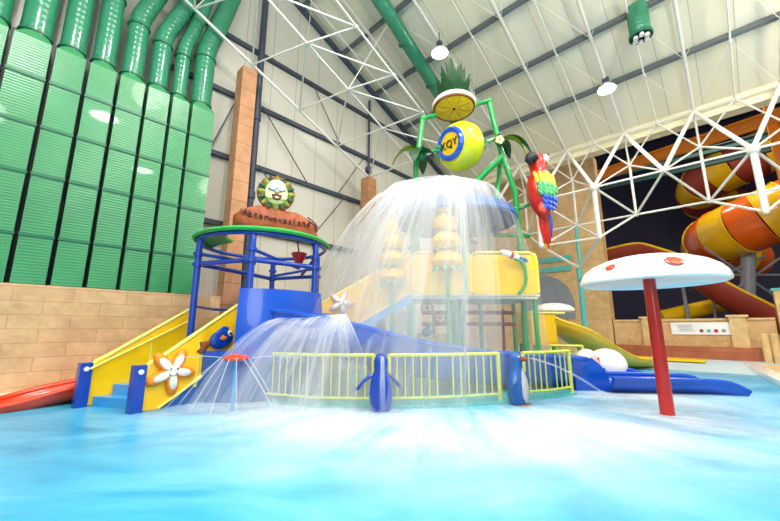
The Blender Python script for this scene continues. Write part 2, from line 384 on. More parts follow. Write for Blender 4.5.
# ------------------------------------------------------------------ green air ducts along the left wall
gaps = [-1.6, -.84, -.12, .52, 1.15, 1.79, 2.4, 2.93, 3.66]
bends = [None, None, None, None, [(10.2, 0), (10.55, .04), (11.1, .2), (12, .42)], [(10.0, 0), (10.4, .05), (10.95, .22), (11.9, .5)], [(9.95, 0), (10.4, .05), (11.05, .22), (12.4, .48)], [(10.25, 0), (10.7, .05), (11.6, .28), (13.0, .6)]]
names = ['at the left edge of the photo, mostly cut off', 'second from the left edge, straight round pipe on top', 'third from the left edge, straight pipe on top', 'fourth from the left edge, straight pipe on top', 'fourth from the pale wall, its pipe bending near the top', 'third from the pale wall, with an S-bent pipe', 'second from the pale wall, slim with an S-bent pipe', 'nearest to the block column, pipe leaning away']
for i in range(8):
    a0, a1 = gaps[i]+.045, gaps[i+1]-.045; ac = (a0+a1)/2; wd = a1-a0; zt = 8.2
    d = thing('air_duct', 'ribbed green air duct ' + names[i], 'duct', AB(ac, 11.5, 2.46), 'green air ducts on the tiled wall')
    MB().box(AB(ac, 11.5, (2.47+zt)/2), (wd, .98, zt-2.47), U).build('duct_box', 'duct', d)
    for z in (3.55, 4.95, 6.1, 7.25):
        f = MB()
        f.box(AB(ac, 11.02-.01, z), (wd+.03, .05, .07), U); f.build('flange', 'flange', d)
    r = wd*.46; n = 24
    sq = []; ci = []
    for k in range(n):
        t = 2*PI*k/n; cx, sx_ = math.cos(t), math.sin(t); q = max(abs(cx), abs(sx_))
        sq.append(AB(ac+cx/q*wd/2, 11.5+sx_/q*.49, zt)); ci.append(AB(ac+cx*r, 11.42+sx_*r, zt+.25))
    MB().rings([sq, ci]).build('duct_hood', 'duct', d)
    bd = bends[i]
    base = AB(ac, 11.42, zt+.25)
    if bd is None: path = [base, AB(ac, 11.42, 10.5), AB(ac, 11.42, 14)]; fl = [8.48, 10.6, 12]
    else:
        path = [base] + bez([AB(ac+dx, 11.42, z) for z, dx in bd] + [AB(ac+bd[-1][1]*1.3, 11.42, 14)], 5); fl = [8.48, bd[0][0]-.1]
    pp = MB().tube(path, r, 20).build('round_pipe', 'pipe', d)
    for z in fl: MB().lathe([(r, 0), (r+.03, 0), (r+.03, .06), (r, .06)], AB(ac, 11.42, z), n=20).build('pipe_flange', 'flange', pp)
# black strips standing in for the shade in the gaps
for i, g in enumerate(gaps[1:-1]):
    o = MB().box(AB(g, 11.6, 5.5), (.08, .4, 6), U).build('duct_gap_shade', 'black', org=AB(g, 11.75, 2.47))
    tag(o, 'black strip for the shade in the gap between two green air ducts', 'post', 'black shade strips between the green ducts')

# ------------------------------------------------------------------ roof steel
for a in (16.0, 13.75, 11.5, 9.25, 7.0, 4.75, 2.5):
    z = roof_z(a)-.16
    s = MB().box(AB(a, -2, z), (.12, 27.8, .17), (U - Z*.416)).build('roof_purlin', 'purlin', org=AB(a, -2, z))
    tag(s, 'dark steel purlin running under the pale roof parallel to the eaves', 'beam', 'purlins under the roof')
MBR = MB().tube([AB(2.2, 11.9, roof_z(2.2)-.2), AB(18.4, 11.9, roof_z(18.4)-.2)], .13, 8).build('verge_beam', 'dark', org=AB(10, 11.9, roof_z(10)-.2))
tag(MBR, 'dark beam sloping along the top of the pale wall under the roof', 'beam')

ends, sticks = {}, []
def node(p, r=.07): ends[tuple(round(x, 3) for x in p)] = (p, r)
def stick(p, q, r, nr=None):
    sticks.append((p, q, r)); node(p, nr or r*1.5); node(q, nr or r*1.5)
def T(a, b, z): return AB(a, b, z)
# roof layer: chords down the slope from every eaves node, zigzag rods between them at the purlins
bs = [-.08+1.245*k for k in range(-9, 10)]
pa = [18.4, 16.0, 13.75, 11.5, 9.25, 7.0, 4.75, 2.5]
for i, b in enumerate(bs):
    thick = i % 2 == 1
    for j in range(len(pa)-1):
        p, q = (T(x, b, roof_z(x)-.38) for x in (pa[j], pa[j+1])); stick(p, q, .075 if thick else .042)
        if i+1 < len(bs):
            x0, x1 = (pa[j], pa[j+1]) if thick else (pa[j+1], pa[j])
            stick(T(x0, b, roof_z(x0)-.38), T(x1, bs[i+1], roof_z(x1)-.38), .015)
for i in range(len(bs)-1): stick(T(18.4, bs[i], roof_z(18.4)-.38), T(18.4, bs[i+1], roof_z(18.4)-.38), .05)
# lower roof layer near the left wall: three rows of nodes, each tied to the next row
rows = [[(4.66-1.95*k, 11.0) for k in (2, 1, 0, -1, -2, -3)], [(5.27-1.71*k, 8.54) for k in (3, 2, 1, 0, -1, -2, -3)], [(5.79-1.6*k, 6.77) for k in (3, 2, 1, 0, -1, -2)], [(6.18-1.5*k, 5.05) for k in (3, 2, 1, 0, -1)]]
rows[0] = [(.8, 11), (2.7, 11), (4.66, 11), (6.61, 11), (8.46, 11), (10.34, 11)]
rows[1] = [(1.9, 8.54), (3.6, 8.54), (5.27, 8.54), (6.98, 8.54), (8.69, 8.54), (10.4, 8.54)]
rows[2] = [(2.6, 6.77), (4.2, 6.77), (5.79, 6.77), (7.38, 6.77), (8.86, 6.77), (10.4, 6.77)]
rows[3] = [(3.2, 5.05), (4.7, 5.05)]
R3 = [[T(a, b, 12.54-.416*a) for a, b in r] for r in rows]
for k, r in enumerate(R3):
    for i in range(len(r)-1): stick(r[i], r[i+1], .04 if k else .06)
    if k+1 < len(R3):
        nx = R3[k+1]
        for i, p in enumerate(r):
            for j in ((i-1, i) if k == 0 else (i, i+1)):
                if 0 <= j < len(nx): stick(p, nx[j], .034)
# webs up to the roof layer
for k, r in enumerate(R3[:2]):
    for i, p in enumerate(r):
        a = p.dot(U); b = min(bs, key=lambda x: abs(x-p.dot(V)-.6)); x = min(pa, key=lambda x: abs(x-a-1.2))
        if i in (1, 3): stick(p, T(x, b, roof_z(x)-.38), .02)
# eaves truss standing in front of the slide hall: front nodes F and G, rear nodes M and L
mod = 2.49
F = {k: T(17.0, 1.08+mod*k, 7.66) for k in range(-3, 4)}
G = {k: T(17.0, 1.08+mod*k, 5.38) for k in (-3, -1, 1, 2)}
E_ = {k: T(18.4, -.08+1.245*k, roof_z(18.4)-.38) for k in range(-6, 9)}
Mn = {k: T(18.9, -.08+mod*k, 9.0) for k in range(-2, 4)}
Ln = {k: T(18.9, -.08+mod*k, 6.6) for k in range(-2, 4)}
for k in F:
    if 2*k in E_: stick(E_[2*k], F[k], .10)
    if 2*k+2 in E_: stick(E_[2*k+2], F[k], .10)
    if k+1 in F: stick(F[k], F[k+1], .055)
    for j in (k, k+1):
        if j in Mn: stick(F[k], Mn[j], .05)
        if j in Ln: stick(F[k], Ln[j], .06)
    if k in G:
        stick(F[k], G[k], .13)
        for j in (k, k+1):
            if j in Ln: stick(G[k], Ln[j], .06)
for k in Mn:
    stick(Mn[k], Ln[k], .07); stick(E_[2*k], Mn[k], .05)
    for j in (2*k-1, 2*k+1):
        if j in E_: stick(E_[j], Mn[k], .045)
    if k+1 in Ln: stick(Ln[k], Ln[k+1], .06)
B1 = T(18.9, 5.0, 4.45)
for q in (G[1], G[2], Ln[2]): stick(B1, q, .08)
stick(G[1], G[2], .06)
fr = thing('space_frame', 'white tubular space frame of triangles under the pale roof and along the slide hall', 'roof frame', AB(11, 2, 8))
def shown(p, q, r):
    (x0, y0, z0), (x1, y1, z1) = project(p), project(q)
    if z0 < .5 or z1 < .5: return 0
    xm, ym = (x0+x1)/2, (y0+y1)/2
    if not (-20 < xm < 800 and -20 < ym < 400): return 0
    return math.hypot(x1-x0, y1-y0)*r/(z0+z1)
sticks.sort(key=lambda t: -shown(*t))
for p, q, r in sticks[:99]: MB().tube([p, q], r*.8, 8).build('strut', 'strut', fr)
s = MB()
for p, q, r in sticks[99:]: s.tube([p, q], r*.8, 6)
tag(s.build('strut', 'strut', fr), kind='stuff')
ns_ = sorted(ends.values(), key=lambda t: -(t[1]/max(1, project(t[0])[2])) if -10 < project(t[0])[0] < 790 and -10 < project(t[0])[1] < 300 else 0)
for p, r in ns_[:60]: MB().ball(p, r*1.05, 10).build('ball_node', 'strut', fr)
s = MB()
for p, r in ns_[60:]: s.ball(p, r*1.05, 8)
tag(s.build('ball_node', 'strut', fr), kind='stuff')
# teal posts carrying the truss
for b, lab in ((5.0, 'slim pale teal post under the lowest point of the white truss'),):
    tag(MB().tube([AB(18.9, b, 0), AB(18.9, b, 4.45)], .13, 12).tube([AB(18.9, 4.94, 4.5), AB(18.9, 4.94, 6.5)], .09, 10).build('support_post', 'teal', org=AB(18.9, b, 0)), lab, 'post')

# lamps
def high_bay(p, lab, e):
    t = thing('high_bay_lamp', lab, 'lamp', p, 'high-bay lamps under the roof')
    top = roof_z(p.dot(U))-.2
    MB().tube([p+Z*.5, Vector((p.x, p.y, top))], .02, 6).build('suspension_rod', 'dark', t)
    MB().lathe([(.1, .55), (.13, .5), (.13, .28), (.05, .25)], p, n=14).build('gear_housing', 'dark', t)
    MB().lathe([(.12, .26), (.3, .12), (.36, 0), (.34, 0), (.28, .11), (.1, .24)], p, n=20, cap=False).build('reflector', 'white', t)
    MB().ball(p+Z*.05, (.26, .26, .12), 14).build('bulb', 'glow', t)
    lamp('bay_and_fill_light', 'SPOT', p-Z*.2, e, .25, (1, .97, .92), aim=p-Z*5).data.spot_size = 2.4
high_bay(AB(11.6, 7.84, 13.6)*.93 + Vector((0, 0, .1)), 'bright high-bay lamp beside the long green pipe above the pineapple crown', 160)
high_bay(AB(16.35, 2.52, 11.63)*.95 + Vector((0, 0, .08)), 'bright high-bay lamp under the roof towards the eaves, above the parrot', 500)
# green ceiling pipes
t = thing('ceiling_pipe', 'long smooth green round pipe running under the roof above the pineapple', 'duct', AB(9, 8.5, 14))
pth = [AB(3, 8.2, roof_z(3)-.75), AB(9.29, 8.4, roof_z(9.29)-.75), AB(14.5, 8.7, roof_z(14.5)-.75)]
MB().tube(pth, .29, 18).build('pipe_run', 'pipe', t)
for a in (6, 8, 10, 12, 14):
    dv = (pth[2]-pth[0]).normalized(); MB().lathe([(.29, -.04), (.32, -.04), (.32, .04), (.29, .04)], pth[0]+dv*((a-3)*1.083), dv, 18).build('joint_collar', 'flange', t)
for a in (5, 9, 13): MB().tube([AB(a, 8.5, roof_z(a)-.45), AB(a, 8.5, roof_z(a)-.02)], .02, 6).build('hanger_rod', 'dark', t)
p = at(641, 37, 10.6)
t = thing('air_diffuser', 'short green air duct with open end hanging from the roof near the eaves', 'duct', p)
tag(t)
s = MB().lathe([(.3, 0), (.32, .03), (.32, 1.2), (.3, roof_z(p.dot(U))-p.z-.55)], p, n=22).build('duct_body', 'pipe', t)
MB().lathe([(.32, 0), (.36, 0), (.36, .1), (.32, .1)], p, n=22).build('end_ring', 'flange', t)
for k in range(6):
    MB().lathe([(.08, -.1), (.07, 0), (.03, .05)], p+Vector((math.cos(k*PI/3)*.19, math.sin(k*PI/3)*.19, 0)), n=10).build('nozzle', 'white', t)

# ------------------------------------------------------------------ the dark slide hall behind
def girder(name, a, b0, z0, b1, z1, h, d, m, lab, cat='beam', group=None):
    p, q = AB(a, b0, z0), AB(a, b1, z1); X = (q-p)
    o = MB(); L = X.length; c = (p+q)/2
    Y = X.normalized().cross(Z).normalized(); Zx = Y.cross(X.normalized())
    o.box(c + Zx*h/2, (L, d, h*.16), X, Y, Zx).box(c - Zx*h/2, (L, d, h*.16), X, Y, Zx).box(c, (L, d*.25, h), X, Y, Zx)
    tag(o.build(name, m, org=c), lab, cat, group)
girder('crane_girder', 24, 5, 10.85, -6.5, 11.9, .5, .4, 'orange', 'long orange girder crossing the dark slide hall behind the white truss')
for b in (-2.95, -3.7): tag(MB().box(AB(25.5, b, 7), (.45, .35, 14), U).build('steel_column', 'orange', org=AB(25.5, b, 0)), 'orange steel column rising at the right edge of the slide hall', 'column', 'orange columns of the slide hall')
for z, lab in ((13.0, 'upper'), (12.2, 'lower')): girder('roof_joist', 30, 6, z, -9, z, .4, .3, 'tealbeam', f'dark teal beam deep in the slide hall, {lab} of two above the orange girder')
tag(MB().tube([AB(27.5, 1.7, .2), AB(27.5, 1.7, 5.5)], .1, 10).build('grey_pole', 'grey', org=AB(27.5, 1.7, .2)), 'slim grey pole in the dark slide hall under the mushroom shade edge', 'pole')

def tube_slide(name, lab, path, r, nb, m1, m2, flip=0):
    t = thing(name, lab, 'water slide', path[0])
    n = len(path); step = max(1, n//nb); i = 0; k = flip
    while i < n-1:
        j = min(n-1, i+step); seg = path[i:j+1]
        o = MB().tube(seg, r, 26, cap=False).build('tube_section', m1 if k % 2 else m2, t)
        tdir = (seg[1]-seg[0]).normalized()
        MB().lathe([(r*.98, -.05), (r*1.04, -.05), (r*1.04, .05), (r*.98, .05)], seg[0], tdir, 26, cap=False).build('joint_ring', m1 if k % 2 else m2, o)
        i = j; k += 1
    return t
p = bez([at(850, 186, 17.6), at(800, 203, 18.6), at(760, 220, 19.8), at(728, 233, 21.4), at(712, 243, 23.4), at(718, 252, 25), at(746, 260, 26)], 8)
tube_slide('tube_slide', 'large orange and yellow banded tube slide, the nearer one in the dark hall', p, 1.62, 9, 'yellow2', 'orange2', 1)
p = bez([at(840, 118, 24), at(790, 140, 24.5), at(750, 158, 25.5), at(722, 172, 27), at(702, 186, 29), at(704, 200, 31), at(730, 206, 32)], 8)
tube_slide('tube_slide', 'farther orange and yellow tube slide curling behind the truss above the larger one', p, 1.7, 9, 'yellow2', 'rust', 1)

def trough(s, path, r, th, a0=-PI*.02, a1=PI*1.02, n=14, side=None, squash=1):
    """half-pipe flume with wall thickness swept along path"""
    rings = []; L = len(path)
    for i, p in enumerate(path):
        t = (path[min(i+1, L-1)]-path[max(i-1, 0)]).normalized(); x = t.cross(Z).normalized(); y = x.cross(t).normalized()
        rr = r[i] if isinstance(r, list) else r
        ang = [PI + (a0 + (a1-a0)*k/n) for k in range(n+1)]
        rings.append([p + x*math.cos(g)*rr + y*math.sin(g)*rr*squash for g in ang] + [p + x*math.cos(g)*(rr+th) + y*math.sin(g)*(rr*squash+th) for g in ang[::-1]])
    return s.rings(rings)
def rim(path, r, side, rad):
    out = []; L = len(path)
    for i, p in enumerate(path):
        t = (path[min(i+1, L-1)]-path[max(i-1, 0)]).normalized(); x = t.cross(Z).normalized(); rr = r[i] if isinstance(r, list) else r
        out.append(p + x*side*(rr+rad*.5))
    return out
p = bez([at(600, 254, 23.5), at(640, 246, 22), at(668, 253, 21), at(700, 270, 20.2), at(740, 295, 19.4), at(785, 320, 18.8)], 7)
t = thing('open_flume', 'open brown-red flume slide with yellow rim curving down behind the mushroom shade', 'water slide', p[0])
trough(MB(), p, .95, .08).build('flume_trough', 'rust', t); 
for sd in (-1, 1): MB().tube(rim(p, .95, sd, .08), .075, 8).build('rim', 'yellow2', t)
t = thing('slide_trestle', 'grey lattice of steel braces carrying the slides in the dark hall', 'frame', AB(26, -2, .2))
for (x0, y0, x1, y1) in ((705, 248, 780, 300), (720, 300, 780, 258), (690, 290, 765, 256), (700, 275, 780, 275), (742, 240, 746, 330), (712, 262, 716, 330)):
    MB().tube([at(x0, y0, 21), at(x1, y1, 21)], .07, 8).build('brace', 'grey', t)
MB().tube([at(748, 335, 21), at(748, 240, 21)], .35, 14).build('main_leg', 'grey', t)
o = MB().tube([at(660, 318, 22), at(742, 300, 21.5)], .45, 14).build('slide_run', 'yellow2', org=at(700, 309, 22)); tag(o, 'dull yellow straight slide run low in the dark hall below the open flume', 'water slide')

for a, b, e in ((27, -1, 900), (31, -8, 700), (29, 4, 300)): lamp('annex_light', 'AREA', AB(a, b, 16.5), e, 1.5, (1, .9, .75), aim=AB(a, b, 0))
# items at the right edge
t = thing('planter_fence', 'pale wooden plank planter at the right edge by the pool kerb', 'planter', AB(21.4, -1.9, .1))
for k in range(7): MB().lathe([(.13, 0), (.14, .6), (.13, 1.15), (.08, 1.2)], AB(21.25-.04*k, -1.0-.27*k, .12), n=10).build('log_post', 'wood', t)
MB().box(AB(21.7, -2.3, .75), (.7, 1.4, 1.1), U).build('planter_box', 'wood', t)
c = at(787, 326, 15.5)
t = thing('timber_pillar', 'square pale yellow pillar with green cap at the right edge above the wooden planter', 'pillar', (c.x, c.y, .15))
MB().box((c.x+.12, c.y, 1.65), (.6, .6, 3.0), U).build('shaft', 'wood', t); MB().box((c.x+.12, c.y, 3.2), (.72, .72, .1), U).build('cap', 'teal', t)
s = MB()
K0, K1 = onplane(741, 363, Z, .1), onplane(800, 394, Z, .1)
for P_ in (K0, K1): P_.z = 0
d_ = (K1-K0); nrm = Vector((d_.y, -d_.x, 0)).normalized()*-1
nrm = nrm if nrm.x > 0 else -nrm
s.box((K0+K1)/2 + nrm*.2 + Z*.05, (d_.length, .4, .22), d_).build('kerb', 'white'); tag(bpy.data.objects['kerb'], 'white pool kerb running out at the right edge beside the planter', 'kerb')
o = MB().box((K0+K1)/2 + nrm*2.4 + Z*.04, (d_.length, 4.0, .2), d_).build('floor_deck', 'wood'); tag(o, kind='structure')

# ================================================================== the water play structure
def puff(s, poly, o, X, Y, h, sc=(1, .97, .85, .5, .05), hs=(0, .45, .8, .97, 1)):
    """domed relief over an outline in the axes X, Y, rising h along X cross Y, with a flat back"""
    o, X, Y = Vector(o), Vector(X).normalized(), Vector(Y).normalized(); N = X.cross(Y).normalized()
    cx = sum(p[0] for p in poly)/len(poly); cy = sum(p[1] for p in poly)/len(poly)
    return s.rings([[o + X*(cx+(p[0]-cx)*k) + Y*(cy+(p[1]-cy)*k) + N*h*e for p in poly] for k, e in zip(sc, hs)])
def ell(rx, ry, n=18, cx=0, cy=0, rot=0):
    return [(cx+math.cos(2*PI*k/n)*rx*math.cos(rot)-math.sin(2*PI*k/n)*ry*math.sin(rot), cy+math.cos(2*PI*k/n)*rx*math.sin(rot)+math.sin(2*PI*k/n)*ry*math.cos(rot)) for k in range(n)]
def star(R, r, n=50, arms=5, rot=0):
    return [((r+(R-r)*abs(math.cos(arms*t/2))**1.7)*math.cos(t+rot), (r+(R-r)*abs(math.cos(arms*t/2))**1.7)*math.sin(t+rot)) for t in [2*PI*k/n for k in range(n)]]
def leaf_blade(s, base, d, L, wd, droop, side=None, th=.025, fold=.15):
    """a pointed leaf with a folded midrib and some thickness, bending down by droop"""
    d = Vector(d).normalized(); side = (Vector(side) if side is not None else d.cross(Z)).normalized(); rings = []; p = Vector(base); n = 9; dd = d.copy()
    for i in range(n+1):
        t = i/n; wv = wd*(math.sin(PI*min(1, t*.92+.08))**.8)*(1-t*.25) if i < n else .004
        up = side.cross(dd).normalized()
        rings.append([p-side*wv+up*fold*wv, p-up*th*.6, p+side*wv+up*fold*wv, p+up*th])
        p = p + dd*(L/n); dd = (dd - Z*droop/n).normalized()
    return s.rings(rings)

# platform the tower stands on
tag(MB().prism([(-3.1, 8.0), (-1.5, 7.2), (-.1, 7.1), (1.1, 7.25), (2.5, 7.65), (4.3, 8.6), (4.6, 12.6), (-4.6, 12.6), (-5, 9)], (0, 0, -.2), (1, 0, 0), (0, 1, 0), .26).build('floor_platform', 'teal'), kind='structure')

# ---- lower stairs
SD = Vector((.6, .8, 0)); SN = Vector((.8, -.6, 0)); N0 = Vector((-4.62, 6.9, 0)); WV = Vector((-1.42, .5, 0))
st = thing('entry_stairs', 'yellow walled stairs with blue posts and steps from the pool to the blue tower', 'stairs', N0 + WV*.5)
RUN = 1.78
pan = [(.03, .02), (.3, .0), (RUN, .98), (RUN, 1.98), (.3, .92), (.12, .86), (.03, .72)]
for q, far in ((N0, 0), (N0+WV, 1)):
    L = RUN + .14*far
    pl = [(x*L/RUN, z) for x, z in pan]
    pn = MB().prism(pl, q - SN*.03, SD, Z, .06).build('side_panel', 'yellow', st)
    path = [q+SD*.02+Z*.1, q+SD*.03+Z*.74, q+SD*.1+Z*.86, q+SD*.3+Z*.97, q+SD*L+Z*2.05, q+SD*L+Z*.98]
    MB().tube(path, .042, 10).build('handrail', 'yrail', st)
    k = .55; MB().tube([q+SD*(L*k)+Z*(.3+.03), q+SD*(L*k)+Z*(1.27+.02)], .035, 8).build('rail_upright', 'yrail', st)
    MB().tube([q+SN*.05+SD*.3+Z*.02, q+SN*.05+SD*L+Z*.98], .028, 8).build('bottom_rail', 'yrail', st)
    b = MB().box(q - SD*.06 + Z*.42, (.2, .2, .84), SD).build('newel_post', 'navy', st)
    MB().lathe([(.045, 0), (.045, .03), (.02, .045)], q - SD*.06 + SN*.1 + Z*.72, SN, 12).build('post_cap_bolt', 'white', b)
MB().tube([N0+WV+SN*.1+SD*.0+Z*.72, N0+WV+SN*.1+SD*1.9+Z*1.75], .022, 8).build('inner_rail', 'yrail', st)
for k in range(5):
    x = .28+k*.31; z = .2*(k+1)-.02
    MB().box(N0+WV*.5+SD*x+Z*(z-.1), (.34, WV.length-.1, .2), SD, WV.normalized()).build('step', 'skyblue', st)
MB().prism([(.35, -.02), (RUN, .95), (RUN+.05, .0)], N0 - SN*.02, SD, Z, .03).build('stringer', 'paleblue', st)
sp = onplane(171, 371, SN, N0.dot(SN)+.04)
def starfish(c, X, Y, R, rot, lab, m1='orange', m2='rind'):
    t = thing('starfish_plaque', lab, 'decoration', c)
    N = Vector(X).cross(Vector(Y)).normalized()
    puff(MB(), star(R, R*.42, rot=rot), c, X, Y, .1).build('starfish_body', m1, t)
    puff(MB(), star(R*.8, R*.22, rot=rot), c+N*.03, X, Y, .1).build('pale_face', m2, t)
    for sx in (-1, 1):
        e = puff(MB(), ell(R*.075, R*.1), c+N*.1+Vector(X)*sx*R*.14+Vector(Y)*R*.12, X, Y, .05).build('eye', 'white', t)
        puff(MB(), ell(R*.035, R*.05), c+N*.135+Vector(X)*sx*R*.13+Vector(Y)*R*.11, X, Y, .02).build('pupil', 'black', e)
    MB().tube([c+N*.125+Vector(X)*R*.2*math.cos(a)+Vector(Y)*(R*.2*math.sin(a)+R*.02) for a in [PI*(1.15+.7*k/6) for k in range(7)]], .008, 6).build('mouth', 'groove', t)
starfish(sp, SD, Z, .47, math.radians(62), 'orange starfish with a pale smiling face on the lower yellow stair wall')
fp = onplane(221, 339, SN, N0.dot(SN)+.04)
t = thing('fish_plaque', 'round dark blue fish with brown tail high on the lower yellow stair wall', 'decoration', fp)
def fish(t, c, X, Y, k):
    N = Vector(X).cross(Vector(Y)).normalized(); X = Vector(X); Y = Vector(Y)
    puff(MB(), ell(.27*k, .2*k, rot=.35), c, X, Y, .1).build('fish_body', 'navy', t)
    puff(MB(), [(-.2*k, -.08*k), (-.4*k, -.3*k), (-.5*k, -.24*k), (-.42*k, -.16*k), (-.46*k, -.05*k), (-.32*k, -.04*k), (-.2*k, .0)], c, X, Y, .05).build('tail_fin', 'bark', t)
    puff(MB(), [(-.08*k, .0), (-.02*k, .09*k), (.08*k, .04*k), (.02*k, -.03*k)], c+N*.09, X, Y, .04).build('side_fin', 'orange', t)
    e = puff(MB(), ell(.065*k, .065*k, 12, .15*k, .12*k), c+N*.06, X, Y, .04).build('eye', 'white', t)
    puff(MB(), ell(.03*k, .03*k, 10, .16*k, .12*k), c+N*.095, X, Y, .02).build('pupil', 'black', e)
    puff(MB(), [(-.12*k, .16*k), (.02*k, .28*k), (.14*k, .27*k), (.16*k, .2*k)], c, X, Y, .05).build('back_fin', 'blue', t)
fish(t, fp, SD, Z, 1.0)
# orange spray disc below the stairs
p = at(236, 358, 6.9)
t = thing('spray_disc', 'flat orange-red water jet disc on a short pole beside the yellow stairs', 'water toy', (p.x, p.y, 0))
MB().lathe([(.0, -.07), (.16, -.05), (.22, -.03), (.245, 0), (.21, .04), (.12, .06), (0, .09)], p, n=24).build('disc', 'orangered', t)
MB().tube([(p.x, p.y, -.05), (p.x, p.y, p.z-.05)], .03, 10).build('pole', 'skyblue', t)
def jets(name, lab, lines, group=None, wid=.012):
    s = MB()
    for a, b, r0, r1, sag in lines:
        a, b = Vector(a), Vector(b); pts = [a.lerp(b, k/8) + Z*sag*4*(k/8)*(1-k/8) for k in range(9)]
        s.tube(pts, [r0+(r1-r0)*k/8 for k in range(9)], 8)
    o = s.build(name, 'jet'); return tag(o, lab, 'water', group, 'stuff')
L_ = []
for k in range(9):
    a = PI*(.95+1.1*k/8); e = p + Vector((math.cos(a)*(1.0 if k % 2 else 1.35), math.sin(a)*.9, 0)); e.z = .02 if 0 < k < 8 else p.z-.05
    L_.append((p+Vector((math.cos(a)*.28, math.sin(a)*.28, 0)), e, .006, .015, .05))
jets('water_jets', 'thin white water jets fanning out from the orange spray disc', L_)

# orange-red slide end at the far left
pt = bez([AB(1.75, 10.4, .4), AB(1.3, 10.38, .36), AB(.8, 10.32, .28), AB(.35, 10.2, .18), AB(0, 10.05, .12)], 6)
t = thing('slide_end', 'low orange-red slide run-out with raised sides between tiled wall and yellow stairs', 'water slide', (-7.5, 8.5, 0))
n = len(pt)
trough(MB(), pt, [.48-.22*(i/n)**3 for i in range(n)], .07, squash=.55).build('trough', 'orangered', t)
for sd in (-1, 1): MB().tube(rim(pt, [.48-.22*(i/n)**3 for i in range(n)], sd, .07), .055, 8).build('rolled_rim', 'orangered', t)
# ---- blue tower with green canopy
TC = Vector((-3.32, 9.2, 0)); TR = 1.56
tw = thing('blue_tower', 'round blue post tower with green canopy roof reached by the yellow entry stairs', 'play tower', TC)
def tp(deg, r=TR, z=0): return TC + Vector((math.cos(math.radians(deg))*r, math.sin(math.radians(deg))*r, z))
for dg in (-80, -20, 40, 100, 220):
    po = MB().tube([tp(dg, z=-.1), tp(dg, z=3.25)] + [tp(dg, TR-x, z) for x, z in ((.0, 3.4), (.01, 3.5), (.03, 3.57), (.06, 3.6))], .075, 12).build('post', 'navy', tw)
    for z in (2.95, 3.2): MB().lathe([(.075, 0), (.115, 0), (.115, .07), (.075, .07)], tp(dg, z=z), n=12).build('clamp_collar', 'navy', po)
pa_ = [-80, -20, 40, 100, 220, 280]
for i in range(5):
    MB().tube([tp(pa_[i], z=3.0), tp(pa_[i+1], z=3.0)], .055, 10).build('ring_beam', 'navy', tw)
    if i not in (3,): MB().tube([tp(pa_[i], z=3.24), tp(pa_[i+1], TR*.7, 3.0)], .04, 8).build('cross_brace', 'navy', tw)
MB().tube([tp(220, z=2.02), tp(160, TR, 2.02), tp(100, z=2.02)], .035, 8).build('guard_bar', 'navy', tw)
s = MB(); s.rings([[tp(dg, r*1.03, z+3.66) for r, z in ((1.62, -.02), (1.66, .03), (1.58, .1), (1.3, .18), (.95, .22), (.95, .15), (1.3, .11), (1.58, .02))] for dg in range(-192, 14, 5)])
s.build('canopy_roof', 'canopy', tw)
MB().tube([tp(k*10, 1.56, 3.62) for k in range(36)], .05, 10, close_path=True).build('top_ring', 'navy', tw)
MB().lathe([(0, .9), (1.6, .9), (1.6, 1.05), (0, 1.05)], TC, n=36).build('deck', 'blue', tw)
s = MB(); s.rings([[tp(dg, r, z) for r, z in ((1.66, .82), (1.72, 1.2), (1.72, 1.7), (1.66, 2.36), (1.6, 2.36), (1.64, 1.7), (1.64, 1.2), (1.58, .82))] for dg in range(-86, -12, 6)])
s.build('curved_wall_panel', 'blue', tw)
s = MB(); s.rings([[tp(dg, r, z) for r, z in ((1.6, 0), (1.6, .95), (1.5, .95), (1.5, 0))] for dg in range(-140, 20, 8)])
s.build('skirt_panel', 'paleblue', tw)
# hanging red cone
c = tp(12, 1.0, 3.02); c.z = 2.95
c = at(299, 257, 8.9)
t = thing('cone_bucket', 'small red cone bucket hanging under the green canopy of the blue tower', 'water toy', c)
MB().lathe([(.0, -.3), (.05, -.24), (.2, .08), (.18, .1), (0, .1)], c, n=18).build('cone', 'red', t)
zc = 3.68-c.z
MB().tube([c+Z*.08, c+Z*.42+Vector((-.06, 0, 0)), c+Z*(zc+.05)], .018, 8).build('hook', 'dark', t)
L_ = []
for k in range(9):
    a = tp(205-k*9, 1.55, 2.98); L_.append((a, a + Vector((.02, 0, -.95)), .006, .012, 0))
jets('water_threads', 'thin water threads dripping from the ring of the blue tower above the stairs', L_)
# sign on the canopy
A_, B_ = at(233, 216, 8.15), at(317, 220, 9.0); A_.z = B_.z = 3.86; X = (B_-A_).normalized(); W_ = (B_-A_).length
sg = thing('carved_sign', 'carved orange timber sign lettered in dark red standing on the green tower canopy', 'sign', (A_+B_)/2)
out = [(-.5, .1), (-.5, .28), (-.4, .43), (-.25, .52), (-.1, .52), (.03, .5), (.16, .46), (.22, .47), (.33, .4), (.42, .33), (.49, .24), (.52, .14), (.49, .1), (.52, .02), (.47, -.1), (.38, -.06), (.25, .0), (.1, -.03), (-.05, .0), (-.2, -.02), (-.35, .02), (-.46, .02)]
puff(MB(), [(x*W_, z*1.25) for x, z in out], (A_+B_)/2 - Z*.02, X, Z, .2, (1, .98, .93, .8, .05), (-1, .3, .7, .9, 1)).build('timber_slab', 'carved', sg)
NS = X.cross(Z)
s = MB()
for pts in (((-.44, .07), (-.1, .07), (.2, .04), (.45, -.03)), ((-.44, .02), (-.1, .02), (.15, 0), (.42, -.07)), ((.36, .36), (.44, .28), (.5, .16)), ((.4, .27), (.46, .2), (.49, .1))):
    s.tube(bez([(A_+B_)/2 + X*x*W_ + Z*z*1.25 + NS*.17 for x, z in pts], 5), .016, 6)
s.build('carved_groove', 'groove', sg)
s = MB(); word = 'Waterwavesland'
